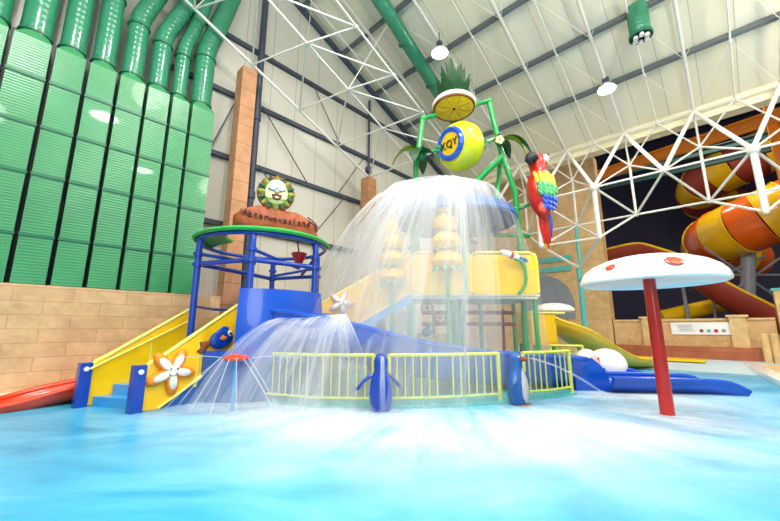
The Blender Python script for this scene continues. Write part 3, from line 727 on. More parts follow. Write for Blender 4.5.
for i, ch in enumerate(word):
    u_ = (i-(len(word)-1)/2)/len(word); text_mesh(s, ch, (A_+B_)/2 + X*u_*W_*.8 + Z*(.24-.02*math.cos(u_*4)-.1*u_) + NS*.2, X, Z, .22, .05)
s.build('lettering', 'groove', sg)
c = at(276, 194, 8.45); md = thing('round_emblem', 'round emblem of a smiling goggled face wreathed in green leaves above the carved sign', 'sign', c)
N = NS; R_ = .43
MB().lathe([(0, -.08), (R_, -.08), (R_+.03, -.02), (R_+.02, .05), (R_-.05, .06), (0, .05)], c, N, 30).build('rim_disc', 'bark', md)
for k in range(16):
    a = 2*PI*k/16; d = X*math.cos(a)+Z*math.sin(a)
    s = MB(); leaf_blade(s, c + d*.2 + N*.07, d + N*.12, .27, .075, 0, side=X*-math.sin(a)+Z*math.cos(a)); s.build('wreath_leaf', 'leaf' if k % 2 else 'leaf2', md)
puff(MB(), ell(.28, .32), c+N*.05, X, Z, .11).build('face', 'face', md)
for sx in (-1, 1): puff(MB(), ell(.12, .11, cx=sx*.15, cy=-.1), c+N*.1, X, Z, .1).build('cheek', 'face', md)
puff(MB(), ell(.2, .12, cy=.2), c+N*.08, X, Z, .12).build('forehead', 'rind', md)
gg = puff(MB(), ell(.22, .06, cy=.06), c+N*.15, X, Z, .06).build('goggles', 'skyblue', md)
for sx in (-1, 1): puff(MB(), ell(.075, .05, cx=sx*.1, cy=.07), c+N*.18, X, Z, .05).build('lens', 'white', gg)
puff(MB(), ell(.05, .045, cy=-.01), c+N*.18, X, Z, .08).build('nose', 'pink', md)
mo = puff(MB(), [(.14*math.cos(a), -.07+.15*math.sin(a)) for a in [PI*(1+k/10) for k in range(11)]], c+N*.17, X, Z, .04).build('mouth', 'groove', md)
puff(MB(), ell(.06, .03, cy=-.16), c+N*.2, X, Z, .02).build('tongue', 'pink', mo)

# ---- blue flume
PF = bez([(-2.75, 8.75, 1.9), (-1.9, 8.25, 1.85), (-1.0, 8.15, 1.62), (.6, 8.5, 1.2), (2.2, 9.1, .95), (3.8, 9.6, .82), (4.7, 9.75, .78)], 7)
fl = thing('blue_flume', 'glossy blue open flume curving from the blue tower down behind the yellow railing', 'water slide', (-1, 8.3, 0))
trough(MB(), PF, .72, .06).build('trough', 'blue', fl)
for sd in (-1, 1): MB().tube(rim(PF, .72, sd, .06), .06, 8).build('rolled_rim', 'blue', fl)
for i in (8, 20, 32):
    q = PF[i]; MB().tube([(q.x, q.y, 0), (q.x, q.y, q.z-.7)], .09, 10).build('support_leg', 'navy', fl)
MB().prism([(0, 0), (0, .82), (.28, .83), (.5, .76), (.68, .6), (.82, .34), (.9, 0)], (4.55, 9.1, 0), (1, .02, 0), Z, -1.7).build('end_fender', 'blue', fl)
for (x0, y0, x1, y1, lab) in ((5.2, 9.15, 8.15, 9.0, 'front'), (5.3, 10.3, 7.6, 10.2, 'rear')):
    q = bez([(x0, y0, .36), ((x0+x1)/2, (y0+y1)/2, .34), (x1-.5, y1, .3), (x1, y1, .1)], 5)
    o = thing('slide_lane', 'long low blue run-out lane in the pool, ' + ('nearer the camera and reaching farther' if lab == 'front' else 'the shorter one behind'), 'water slide', (x0, y0, 0))
    trough(MB(), q, .5, .07, squash=.6).build('trough', 'blue', o)
    for sd in (-1, 1): MB().tube(rim(q, .5, sd, .07), .055, 8).build('rolled_rim', 'blue', o)

# ---- railings
def fence(name, lab, pts, post_ends=(1, 1)):
    t = thing('yellow_railing', lab, 'railing', pts[0], 'yellow bar railings round the platform')
    s = [Vector(p) for p in pts]
    MB().tube([p+Z*.93 for p in s], .035, 8).build('top_rail', 'lime', t); MB().tube([p+Z*.12 for p in s], .025, 8).build('bottom_rail', 'lime', t)
    for p in (s[0], s[-1]): MB().tube([p-Z*.05, p+Z*.95], .042, 8).build('post', 'lime', t)
    for i in range(len(s)-1):
        L = (s[i+1]-s[i]).length; n = max(2, round(L/.17))
        for k in range(1, n): p = s[i].lerp(s[i+1], k/n); MB().tube([p+Z*.12, p+Z*.93], .015, 6).build('bar', 'lime', t)
fence('r', 'yellow bar railing between the stairs and the dark blue penguin, half veiled by water', [(-3.08, 8.0, .06), (-1.5, 7.35, .06), (-.32, 7.25, .06)])
fence('r', 'yellow bar railing in the middle, between the two penguin fountains', [(-.02, 7.25, .06), (1.1, 7.4, .06), (2.28, 7.75, .06)])
fence('r', 'yellow bar railing right of the pale penguin, ending at the blue fender', [(2.88, 7.95, .06), (3.6, 8.25, .06), (4.22, 8.66, .06)])

# ---- penguin fountains
def penguin(loc, lab, face, mbody):
    """face: heading angle of the belly, degrees from +x"""
    t = thing('penguin_fountain', lab, 'statue', loc); L = Vector(loc); f = Vector((math.cos(math.radians(face)), math.sin(math.radians(face)), 0)); r = Z.cross(f)
    prof = [(.10, -.02), (.17, .03), (.205, .18), (.21, .35), (.19, .52), (.15, .66), (.125, .74), (.13, .82), (.135, .9), (.11, .98), (.06, 1.03), (.0, 1.045)]
    MB().lathe(prof, L, Z, 20, X=f, sx=.95, sy=1.05).build('body', mbody, t)
    s = MB(); s.rings([[L + f*(.205*k_+.012) + r*math.sin(a)*w_ + f*(-.06*(1-math.cos(a))) + Z*z for a in [(-PI/2+PI*j/8) for j in range(9)]] for z, w_, k_ in ((.05, .06, .8), (.18, .13, .98), (.35, .14, 1.0), (.5, .125, .9), (.64, .09, .7), (.72, .04, .58))], close=False)
    bb = s; bmesh.ops.solidify(bb.bm, geom=bb.bm.faces[:], thickness=.015); bb.build('white_belly', 'white', t)
    for sd in (-1, 1):
        s = MB(); leaf_blade(s, L + r*sd*.15 + Z*.66 + f*.02, r*sd*.75 - Z*.5 + f*.2, .4, .075, .5, side=f, th=.04); s.build('flipper', mbody, t)
    bk = MB().lathe([(.06, .1), (.05, .17), (.028, .25), (.0, .27)], L + Z*.9, f, 12).build('beak', 'bark', t)
    for sd in (-1, 1):
        e = MB().ball(L + f*.105 + r*sd*.075 + Z*.945, .024, 10).build('eye', 'white', t)
        MB().ball(L + f*.124 + r*sd*.082 + Z*.945, .012, 8).build('pupil', 'black', e)
        MB().ball(L + f*.13 + r*sd*.08 + Z*.0, (.12, .07, .035), 10, X=f, Y=r).build('foot', 'bark', t)
penguin((-.17, 6.95, .0), 'dark blue penguin fountain with its back turned, between the two front railings', 110, 'navy')
penguin((2.6, 7.6, .0), 'pale blue penguin fountain with white belly and open brown beak, facing right', -42, 'paleblue')
jets('beak_jet', 'white water jet dropping in front of the dark blue penguin', [((-.14, 6.82, .97), (-.13, 6.55, .0), .03, .05, .25)])
jets('beak_jet', 'arching water jet from the pale penguin towards the right', [((2.95, 7.7, .9), (4.5, 7.3, .0), .01, .025, .14)])

# ---- green pipe frame with pineapple bucket
GY = 10.3
gf = thing('green_frame', 'tall green pipe frame holding the pineapple bucket above the waterfall', 'play frame', (2.0, GY, 0))
def G_(*pts, r=.085, name='pipe_leg', m='green'): return MB().tube([at(x, y, d) if len(q) == 3 else q for q in pts for x, y, d in [q]], r, 12).build(name, m, gf)
p0 = at(411, 350, GY); p0.z = 0; p1 = at(526, 350, GY); p1.z = 0
ll = G_((411, 345, GY), (416, 165, GY), (423, 119, GY)); rl = G_((526, 348, GY), (521, 250, GY), (515, 192, GY), (500, 148, GY), (489, 101, GY))
for q, nm in ((p0, 411), (p1, 526)): MB().tube([q, at(nm, 340, GY)], .085, 12).build('pipe_foot', 'green', gf)
G_((423, 119, GY), (428, 117, GY), (436, 115, GY), r=.07, name='top_arm'); G_((489, 101, GY), (480, 103, GY), (473, 106, GY), r=.07, name='top_arm')
G_((417, 160, GY), (428, 152, GY), (440, 150, GY), r=.045, name='axle_arm'); G_((501, 139, GY), (485, 141, GY), (472, 143, GY), r=.045, name='axle_arm')
G_((503, 156, GY), (488, 170, GY), (474, 184, GY), (462, 196, GY), r=.10, name='strut')
G_((501, 150, GY+.4), (499, 180, GY+.4), (496, 200, GY+.3), r=.08, name='strut')
G_((410, 250, GY), (425, 225, GY), (448, 200, GY), r=.07, name='strut')
for x, y in ((423, 119), (489, 101)): MB().ball(at(x, y, GY), .11, 12).build('elbow_joint', 'green', gf)
MB().tube([at(493, 235, GY), at(530, 236, GY)], .06, 10).build('cross_pipe', 'green', gf)
for x, y in ((521, 250), (413, 250)): MB().lathe([(.09, 0), (.13, 0), (.13, .12), (.09, .12)], at(x, y, GY), n=14).build('flange', 'green', gf)
# pineapple slice and crown
c = at(454, 108, GY); tl = Vector((0, .06, 1)).normalized()
ps = thing('pineapple_top', 'pineapple slice with white rim and dark leaf crown topping the green frame', 'decoration', c)
MB().lathe([(0, .0), (.66, 0), (.69, .03), (.7, .1), (.66, .17), (.3, .2), (0, .2)], c, tl, 36).build('slice_rim', 'rind', ps)
MB().lathe([(.61, -.035), (.665, -.03), (.68, .03), (.61, .03)], c, tl, 36, cap=False).build('peel_edge', 'bark', ps)
fl_ = MB().lathe([(0, -.03), (.6, -.03), (.62, .01), (0, .01)], c, tl, 36).build('slice_face', 'flesh', ps)
x_ = Vector((1, 0, 0)); y_ = tl.cross(x_)
s = MB()
for k in range(8): a = k*PI/4+.2; s.tube([c - tl*.033 + (x_*math.cos(a)+y_*math.sin(a))*q for q in (.1, .55)], .007, 6)
s.build('segment_groove', 'bark', fl_); MB().lathe([(0, -.05), (.05, -.05), (.05, 0), (0, 0)], c, tl, 12).build('core', 'black', fl_)
cc = c + Z*.2 + Vector((0, .05, 0)); kk = 0
for ring, (n_, lean, L, wd, z0) in enumerate(((9, .75, .75, .13, .0), (9, .5, .95, .13, .12), (7, .3, 1.1, .12, .25), (4, .1, 1.25, .11, .35))):
    for k in range(n_):
        a = 2*PI*k/n_ + ring*.4; d = Vector((math.cos(a)*lean, math.sin(a)*lean, 1)); s = MB()
        leaf_blade(s, cc + Vector((math.cos(a)*.2*(1-.2*ring), math.sin(a)*.2*(1-.2*ring), z0)), d, L*.98, wd*1.45, -.12, side=Vector((-math.sin(a), math.cos(a), 0)))
        s.build('crown_leaf', 'leaf', ps)
MB().lathe([(.26, 0), (.22, .3), (.1, .6)], cc - Z*.05, n=14).build('crown_core', 'leaf', ps)
# tipping bucket
c = at(461, 147, GY); ax = Vector((-.78, -.6, -.12)).normalized()
bk = thing('tipping_bucket', 'round lime yellow tipping bucket with a blue ring and dark monogram on its front', 'water toy', c)
MB().lathe([(.0, -.5), (.4, -.5), (.64, -.35), (.76, -.1), (.76, .15), (.66, .36), (.55, .46), (0, .5)], c, ax, 32).build('barrel', 'bucket', bk)
MB().lathe([(.33, .46), (.36, .55), (.46, .58), (.52, .52), (.52, .4), (.36, .4)], c, ax, 32, cap=False).build('blue_ring', 'blue', bk)
pl = MB().lathe([(0, .46), (.36, .46), (.36, .53), (0, .54)], c, ax, 28).build('emblem_plate', 'honey', bk)
bx_ = Z.cross(ax).normalized(); by_ = ax.cross(bx_)
text_mesh(MB(), 'KQY', c + ax*.56 - by_*.12, bx_, by_, .32, .03).build('monogram', 'leaf', pl)
for sx in (-1, 1): MB().lathe([(.06, .6), (.06, .78)], c, Vector((sx, 0, 0)), 12).build('axle_stub', 'green', bk)
# leaf clusters on the frame
def cluster(c, lab, specs, flower=None):
    t = thing('palm_leaf_cluster', lab, 'decoration', c)
    for (d, L, wd, dr, m) in specs: s = MB(); leaf_blade(s, c, d, L, wd, dr, th=.03, fold=.3); s.build('leaf', m, t)
    MB().ball(c, .16, 12).build('leaf_hub', 'dgreen', t)
    if flower:
        fb = None
        for k in range(5):
            a = 2*PI*k/5; o = MB().ball(flower + Vector((math.cos(a)*.08, -.03, math.sin(a)*.08)), (.075, .03, .075), 10).build('petal', 'face', t)
        MB().ball(flower + Vector((0, -.06, 0)), .04, 8).build('flower_centre', 'honey', t)
cluster(at(421, 155, GY-.12), 'drooping palm leaves on the shorter side of the green frame beside the bucket', [((-.8, -.3, .5), 1.25, .24, 2.6, 'leaf2'), ((-.3, -.8, .3), 1.15, .24, 2.8, 'leaf'), ((.5, -.5, .2), 1.0, .22, 2.8, 'leaf'), ((.1, .6, .3), .9, .2, 2.4, 'leaf')])
cluster(at(500, 141, GY-.12), 'drooping palm leaves with a pale yellow flower on the parrot side of the green frame', [((1, -.2, .4), 1.15, .19, 2.3, 'leaf'), ((.8, -.5, .1), 1.1, .19, 2.4, 'leaf2'), ((-.6, -.5, .3), .75, .2, 2.4, 'dgreen'), ((.5, .6, .3), .9, .18, 2, 'leaf')], at(499, 140, GY-.35))

# ---- upper deck
dk = thing('upper_deck', 'raised yellow walled deck behind the waterfall on green posts', 'play deck', (2.3, 10.5, 0))
DZ = 2.45
MB().prism([(.55, 9.5), (3.95, 9.5), (4.1, 10.3), (3.95, 11.7), (.55, 11.7)], (0, 0, DZ-.16), (1, 0, 0), (0, 1, 0), .16).build('deck_floor', 'cream', dk)
for (x0, y0, x1, y1) in ((.6, 9.45, 2.15, 9.4), (2.2, 9.4, 3.95, 9.5), (4.0, 9.55, 4.1, 11.6), (.55, 11.7, 3.9, 11.7)):
    a, b = Vector((x0, y0, 0)), Vector((x1, y1, 0)); X = (b-a).normalized(); L = (b-a).length
    pn = MB().prism([(0, DZ+.02), (.08, DZ-.04), (L-.08, DZ-.04), (L, DZ+.02), (L, DZ+.9), (L-.1, DZ+1.02), (.1, DZ+1.02), (0, DZ+.9)], a, X, Z, .05).build('deck_panel', 'yellow', dk)
    MB().tube([a+Z*(DZ+.0), a+Z*(DZ+1.0), a+X*.12+Z*(DZ+1.1), b-X*.12+Z*(DZ+1.1), b+Z*(DZ+1.0), b+Z*DZ], .035, 8).build('panel_rail', 'yrail', pn)
    MB().tube([a+Z*(DZ-.06), b+Z*(DZ-.06)], .04, 8).build('edge_trim', 'cream', dk)
for x, y in ((.6, 9.6), (3.9, 9.6), (4.0, 11.6), (.6, 11.6), (1.85, 9.9), (2.9, 11.5)): MB().tube([(x, y, 0), (x, y, DZ-.05)], .065, 10).build('deck_post', 'green', dk)
MB().lathe([(.3, 0), (.3, .08), (.2, .1), (.19, DZ-.5), (.24, DZ-.2), (.35, DZ-.12)], (2.0, 10.5, 0), n=20).build('centre_pillar', 'dgreen', dk)
# blue roof the bucket empties onto
rf = thing('splash_roof', 'blue dished roof under the bucket, mostly hidden in the falling water', 'roof', (2.0, 10.4, 4.9))
MB().lathe([(1.75, 4.6), (1.8, 4.65), (1.7, 4.9), (1.2, 5.2), (.6, 5.38), (0, 5.45), (0, 5.35), (.6, 5.28), (1.2, 5.08), (1.68, 4.8)], (2.0, 10.4, 0), n=36, cap=False).build('roof_shell', 'paleblue', rf)
for dg in (30, 150, 270): MB().tube([Vector((2.0+math.cos(math.radians(dg))*1.3, 10.4+math.sin(math.radians(dg))*1.05, DZ)), Vector((2.0+math.cos(math.radians(dg))*1.3, 10.4+math.sin(math.radians(dg))*1.05, 5.25))], .06, 10).build('roof_post', 'green', rf)
# stacked cascades
def cascade(c, k, lab):
    t = thing('tiered_cascade', lab, 'water toy', c, 'tiered yellow cascades')
    for i, (r, z) in enumerate(((.2, 1.36), (.3, .98), (.35, .54), (.37, .08))):
        o = MB().lathe([(0, z+.36), (r*.55, z+.35), (r*.92, z+.22), (r, z+.1), (r*.8, z-.02), (r*.5, z-.06), (0, z-.06)], c, n=18) if k == 1 else MB().lathe([(0, (z+.36)*k), (r*.55*k, (z+.35)*k), (r*.92*k, (z+.22)*k), (r*k, (z+.1)*k), (r*.8*k, (z-.02)*k), (r*.5*k, (z-.06)*k), (0, (z-.06)*k)], c, n=18)
        b = o.build('tier_bowl', 'honey', t)
        s = MB()
        for q in range(10):
            a = 2*PI*q/10; leaf_blade(s, c + Z*z*k + Vector((math.cos(a), math.sin(a), 0))*r*.75*k, Vector((math.cos(a)*.5, math.sin(a)*.5, -1)), .14*k, .06*k, 0, side=Vector((-math.sin(a), math.cos(a), 0)))
        s.build('leaf_fringe', 'tealband' if i == 3 else 'leaf2', b)
    MB().tube([c-Z*.12, c+Z*1.75*k], .04, 8).build('stem', 'green', t)
c1 = at(392, 285, 9.25); cascade(c1, 1.02, 'tiered yellow cascade tower at the top of the starfish stairs behind the waterfall')
c2 = at(447, 270, 9.2); cascade(c2, 1.15, 'larger tiered yellow cascade tower in the middle of the waterfall')
for o, c in ((None, c1), (None, c2)): pass
tag(MB().tube([(c1.x, c1.y, 0), c1-Z*.1], .05, 10).build('cascade_post', 'green', org=(c1.x, c1.y, 0)), 'green post under the cascade beside the starfish stairs', 'post')
tag(MB().tube([(c2.x, c2.y, 0), c2-Z*.1], .05, 10).build('cascade_post', 'green', org=(c2.x, c2.y, 0)), 'green post under the cascade in the middle of the waterfall', 'post')

# ---- upper stairs with starfish
A0 = Vector((-1.72, 8.95, 0)); A1 = Vector((.55, 9.5, 0)); UD = (A1-A0).normalized(); UN = UD.cross(Z); UL = (A1-A0).length
us = thing('upper_stairs', 'yellow walled stairs with blue underside climbing from the blue tower to the upper deck', 'stairs', A0)
for k, off in enumerate((0, 1.1)):
    o_ = A0 - UN*off
    pn = MB().prism([(0, 1.1), (UL, DZ), (UL, DZ+1.05), (0, 2.12)], o_, UD, Z, .05).build('side_panel', 'yellow', us)
    MB().tube([o_+Z*1.1, o_+Z*2.14, o_+UD*UL+Z*(DZ+1.08), o_+UD*UL+Z*DZ], .035, 8).build('handrail', 'yrail', us)
    MB().tube([o_+UN*.06+Z*1.1, o_+UN*.06+UD*UL+Z*DZ], .03, 8).build('bottom_rail', 'yrail', us)
    MB().prism([(0, .88), (UL, DZ-.27), (UL, DZ-.02), (0, 1.08)], o_+UN*.02, UD, Z, .06).build('stringer', 'skyblue', us)
    if k == 0: pan0 = pn
for k in range(7): x = .15+k*.31; MB().box(A0 - UN*.55 + UD*x + Z*(1.12+k*.19), (.32, 1.0, .06), UD).build('step', 'skyblue', us)
starfish(onplane(341, 303, UN, A0.dot(UN)+.06), UD, Z, .34, math.radians(70), 'pink starfish with a pale face on the upper yellow stair wall behind the spray', 'pink', 'rind')

# ---- things under the deck
t = thing('valve_pipework', 'rust red pipes with round valve wheels under the upper deck', 'water toy', (1.5, 11.2, 0))
for z in (2.0, 1.65): MB().tube([(1.0, 11.2, z), (3.9, 11.2, z)], .06, 10).build('pipe', 'rust', t)
for x in (1.35, 1.95, 3.5): MB().tube([(x, 11.2, 0), (x, 11.2, 2.1)], .05, 10).build('standpipe', 'rust', t)
for x, z in ((1.15, 2.15), (1.55, 1.85), (2.15, 1.9)):
    wh = MB().tube([Vector((x+math.cos(a)*.17, 11.05, z+math.sin(a)*.17)) for a in [2*PI*k/20 for k in range(20)]], .028, 8, close_path=True).build('valve_wheel', 'rust', t)
    s = MB()
    for k in range(3): a = k*PI/3; s.tube([(x-math.cos(a)*.17, 11.05, z-math.sin(a)*.17), (x+math.cos(a)*.17, 11.05, z+math.sin(a)*.17)], .016, 6)
    s.build('wheel_spokes', 'rust', wh); MB().tube([(x, 11.05, z), (x, 11.2, z)], .03, 8).build('wheel_shaft', 'rust', wh)
t = thing('play_gate', 'small yellow panel gate with a blue fish under the upper deck', 'play panel', (1.65, 11.0, .06))
MB().box((1.6, 10.95, .72), (.95, .05, 1.1)).build('gate_panel', 'yellow', t)
for x in (1.1, 1.35, 2.1): MB().tube([(x, 10.92, .02), (x, 10.92, 1.35)], .03, 8).build('gate_post', 'yrail', t)
MB().tube([(1.1, 10.92, 1.33), (2.1, 10.92, 1.33)], .03, 8).build('gate_rail', 'yrail', t)
fpq = at(424, 332, 10.85)
t = thing('fish_plaque', 'pale blue fish on the small yellow gate under the upper deck', 'decoration', fpq); fish(t, Vector((fpq.x+.1, 10.9, fpq.z)), (1, 0, 0), Z, .7)
bp_ = at(376, 330, 11.6)
t = thing('barrel', 'brown wooden barrel standing behind the blue flume under the stairs', 'barrel', (bp_.x, bp_.y, 0))
MB().lathe([(.26, .05), (.3, .5), (.33, 1.0), (.31, 1.5), (.27, 1.85), (.24, 1.85), (.24, 1.75), (0, 1.75)], (bp_.x, bp_.y, 0), n=20).build('staves', 'barrel', t)
for z, r in ((.4, .305), (1.5, .32)): MB().lathe([(r-.02, z), (r, z), (r, z+.06), (r-.02, z+.06)], (bp_.x, bp_.y, 0), n=20, cap=False).build('hoop', 'bark', t)
MB_ = at(403, 321, 12.2); tag(MB().box(MB_, (.5, .03, .7)).box((MB_.x, MB_.y+.03, MB_.z/2), (.06, .05, MB_.z)).build('information_board', 'sign', org=(MB_.x, MB_.y, 0)), 'plain white board on a post behind the barrel', 'sign')

# water cannon on the deck
c = at(514, 256, 9.25)
t = thing('water_cannon', 'white water cannon with red band and blue grip on a green stand', 'water toy', (c.x, c.y, DZ))
d = Vector((-1, -.25, .3)).normalized()
MB().lathe([(.03, -.05), (.075, .0), (.09, .1), (.07, .3), (.045, .4), (.03, .42), (.0, .42)], c, d, 14).build('barrel', 'white', t)
MB().lathe([(.092, .04), (.1, .06), (.1, .11), (.088, .13)], c, d, 14, cap=False).build('red_band', 'red', t)
MB().lathe([(.08, -.12), (.08, .0), (.06, .02)], c, d, 12).build('rear_cap', 'white', t)
MB().lathe([(.03, -.42), (.06, -.35), (.05, -.12)], c, d, 10).build('grip', 'blue', t)
MB().tube(bez([c-Z*.06, c+Vector((.25, .02, -.22)), c+Vector((.28, .05, -.7)), c+Vector((.1, .1, -1.0))], 5), .045, 10).build('stand_pipe', 'green', t)
# parrot
c = at(541, 193, GY-.5)
pr = thing('parrot_figure', 'big red parrot figure with yellow, green and blue wing feathers and a black beak', 'statue', (c.x, c.y, c.z-1.2))
ax = Vector((.04, .15, 1)).normalized()
prof = [(.02, -.72), (.13, -.62), (.24, -.42), (.32, -.15), (.34, .12), (.31, .35), (.235, .52), (.19, .62), (.2, .72), (.235, .84), (.235, .95), (.19, 1.06), (.1, 1.12), (0, 1.135)]
MB().lathe(prof, c, ax, 24, X=Vector((1, 0, 0))).build('body', 'red', pr)
hd = c + ax*.9
MB().tube(bez([hd + Vector((-.14, -.14, .06)), hd + Vector((-.25, -.22, .06)), hd + Vector((-.32, -.26, -.06)), hd + Vector((-.29, -.24, -.2))], 4), [.13, .135, .14, .14, .135, .13, .125, .115, .1, .085, .06, .04, .012], 12).build('beak', 'black', pr)
for sx, of in ((1, Vector((.14, -.13, .05))), (-1, Vector((-.17, .1, .05)))):
    e = MB().ball(hd + of, (.11, .1, .12), 12).build('white_cheek', 'white', pr); MB().ball(hd + of*1.5 + Z*.05, .028, 8).build('eye', 'black', e)
def fsurf(x, z):
    """front surface point of the body at sideways x, height z along the axis"""
    r = 0
    for (r0, h0), (r1, h1) in zip(prof, prof[1:]):
        if h0 <= z <= h1: r = r0+(r1-r0)*(z-h0)/(h1-h0)
    return c + ax*z + Vector((x, -math.sqrt(max(.002, r*r-x*x))-.02, 0))
rowsF = [(.42, 'orange', 4), (.33, 'honey', 5), (.22, 'honey', 5), (.1, 'green', 5), (0, 'green', 5), (-.1, 'green', 4), (-.2, 'blue', 4), (-.32, 'blue', 4), (-.44, 'blue', 3)]
for z, m, n_ in rowsF:
    for k in range(n_):
        x = -.2 + .1*k + (.04 if z < .15 else 0) + (.1 if z < -.15 else 0)
        if abs(x) > .31: continue
        f = fsurf(x*.95, z+.12*(-x))
        puff(MB(), [(0, .1), (.055, .05), (.06, -.02), (.035, -.1), (0, -.14), (-.035, -.1), (-.06, -.02), (-.055, .05)], f, Vector((1, x*1.2, 0)), (ax+Vector((-.25, 0, 0))).normalized(), .04).build('wing_feather', m, pr)
for k, (dx, m, L) in enumerate(((-.06, 'red', .9), (.03, 'red', 1.0), (.1, 'rust', .85), (.16, 'blue', .7), (.0, 'honey', 1.1))):
    s = MB(); leaf_blade(s, c + ax*-.45 + Vector((dx, .02+.02*k, 0)), Vector((.08, .05, -1)), L, .09, 0, side=Vector((1, 0, 0)), th=.05); s.build('tail_feather', m, pr)
puff(MB(), ell(.1, .16), fsurf(-.1, -.5), (1, 0, 0), ax, .08).build('thigh', 'orangered', pr)
MB().tube([c + Vector((0, .2, -.1)), c + Vector((-.35, .4, -.25)), c + Vector((-.68, .42, -.3))], .05, 10).build('mount_bracket', 'green', pr)
pr.scale = (1.15, 1.15, 1.15); pr.location.z -= .18

# ---- yellow slide at the back right
b0 = at(535, 340, 11.6); t = thing('yellow_slide', 'yellow slide running from a boxed platform down to the right behind the railing', 'water slide', (b0.x, b0.y, 0))
MB().box((b0.x+.3, b0.y, 1.5), (.8, .06, .95)).build('platform_front', 'yellow', t); MB().box((b0.x+.3, b0.y+1.3, 1.5), (.8, .06, .95)).build('platform_back', 'yellow', t); MB().box((b0.x-.1, b0.y+.65, 1.6), (.06, 1.3, .95)).build('platform_end', 'yellow', t)
MB().box((b0.x+.3, b0.y+.65, 1.06), (.85, 1.36, .1)).build('platform_floor', 'yellow', t)
for dx in (0, .6):
    for dy in (.05, 1.25): MB().tube([(b0.x+dx, b0.y+dy, 0), (b0.x+dx, b0.y+dy, 1.1)], .06, 8).build('leg', 'green', t)
MB().tube([(b0.x-.1, b0.y-.04, 2.02), (b0.x+1.0, b0.y-.04, 2.0)], .035, 8).build('top_rail', 'yrail', t)
q = bez([(b0.x+.6, b0.y+.6, 1.85), (b0.x+1.5, b0.y+.75, 1.5), (b0.x+2.7, b0.y+1.5, .95), (b0.x+4.2, b0.y+2.5, .45), (b0.x+5.8, b0.y+3.3, .36)], 6)
trough(MB(), q, .62, .06, squash=.5).build('trough', 'yellow', t)
for sd in (-1, 1): MB().tube(rim(q, .62, sd, .06), .055, 8).build('rolled_rim', 'yellow', t)
tag(MB().box(AB(20.2, 3.2, .2), (.9, 4.6, .1), U).build('splash_mat', 'yellow', org=AB(20.2, 3.2, .2)), 'flat yellow mat on the pale beach where the yellow slide ends', 'mat')
fence('r', 'short yellow railing below the boxed platform of the yellow slide', [(5.0, 11.4, .06), (5.9, 11.2, .06)])

# ---- mushrooms
def mushroom(base, R, zr, h, pole_r, lab, dots, polem, lean=0):
    t = thing('mushroom_shade', lab, 'water toy', base); b = Vector(base); c = Vector((b.x, b.y, zr))
    outp = [(R*f, h*g) for f, g in ((1, 0), (1, .1), (.975, .26), (.91, .45), (.79, .64), (.6, .82), (.4, .93), (.2, .99), (0, 1))]; k = 1
    MB().lathe([(pole_r, .06*R), (R*.6, .03*R), (R*.9, .0), (R*.97, -.02*R)] + [(r, z*k) for r, z in outp], c, n=48).build('cap', 'white', t)
    MB().tube([b-Z*.1, c+Z*.06*R], [pole_r*1.12, pole_r], 18).build('pole', polem, t)
    for az, fr_, rr, m in dots:
        r = R*fr_; z = 0
        pf = [(q[0], q[1]*k) for q in outp]
        for (r0, z0), (r1, z1) in zip(pf[1:], pf[2:]):
            if r1 <= r <= r0:
                z = z0+(z1-z0)*(r0-r)/(r0-r1); sl = Vector((z0-z1, 0, r0-r1))
        d = Vector((math.cos(math.radians(az)), math.sin(math.radians(az)), 0)); N = (d*abs(sl.x)+Z*(-sl.z if sl.z < 0 else sl.z)).normalized()
        N = (d*abs(sl.x) + Z*abs(sl.z)).normalized(); X = Z.cross(d).normalized(); Y = N.cross(X)
        puff(MB(), ell(rr, rr, 20), c + d*r + Z*z - N*.012, X, Y, .03).build('spot', m, t)
    return t
mushroom((4.88, 6.64, 0), 1.16, 2.35, .52, .1, 'big white mushroom shade with orange-red spots on a thick red pole in the pool', [(-156, .91, .09, 'orangered'), (-106, .9, .14, 'orangered'), (-32, .97, .06, 'dark'), (158, .98, .07, 'dark'), (20, .6, .13, 'orangered'), (100, .7, .13, 'orangered')], 'red')
m2 = at(553, 311, 13.5)
mushroom((m2.x, m2.y, 0), .74, m2.z, .3, .06, 'small white mushroom shade far back behind the yellow slide', [(-70, .7, .06, 'pink'), (-110, .7, .06, 'pink')], 'cream')

# ---- white animal figure
c = at(607, 366, 11.2); c.z = .42
t = thing('seal_figure', 'white rounded seal figure with a pink face lying behind the blue run-out lanes', 'statue', (c.x, c.y, 0))
MB().ball(c, (.52, .6, .5), 22).build('body', 'white', t)
h_ = c + Vector((-.62, -.05, .16)); hb = MB().ball(h_, .33, 18).build('head', 'white', t)
MB().ball(h_ + Vector((.06, -.2, -.02)), (.22, .17, .22), 14).build('face', 'pink', hb)
for sx in (-1, 1): MB().ball(h_ + Vector((.06+sx*.1, -.34, .06)), .03, 8).build('eye', 'black', hb)
s = MB(); leaf_blade(s, c + Vector((.42, -.3, -.12)), (1, -.2, -.25), .5, .1, .4, th=.06); s.build('tail_flipper', 'grey', t)

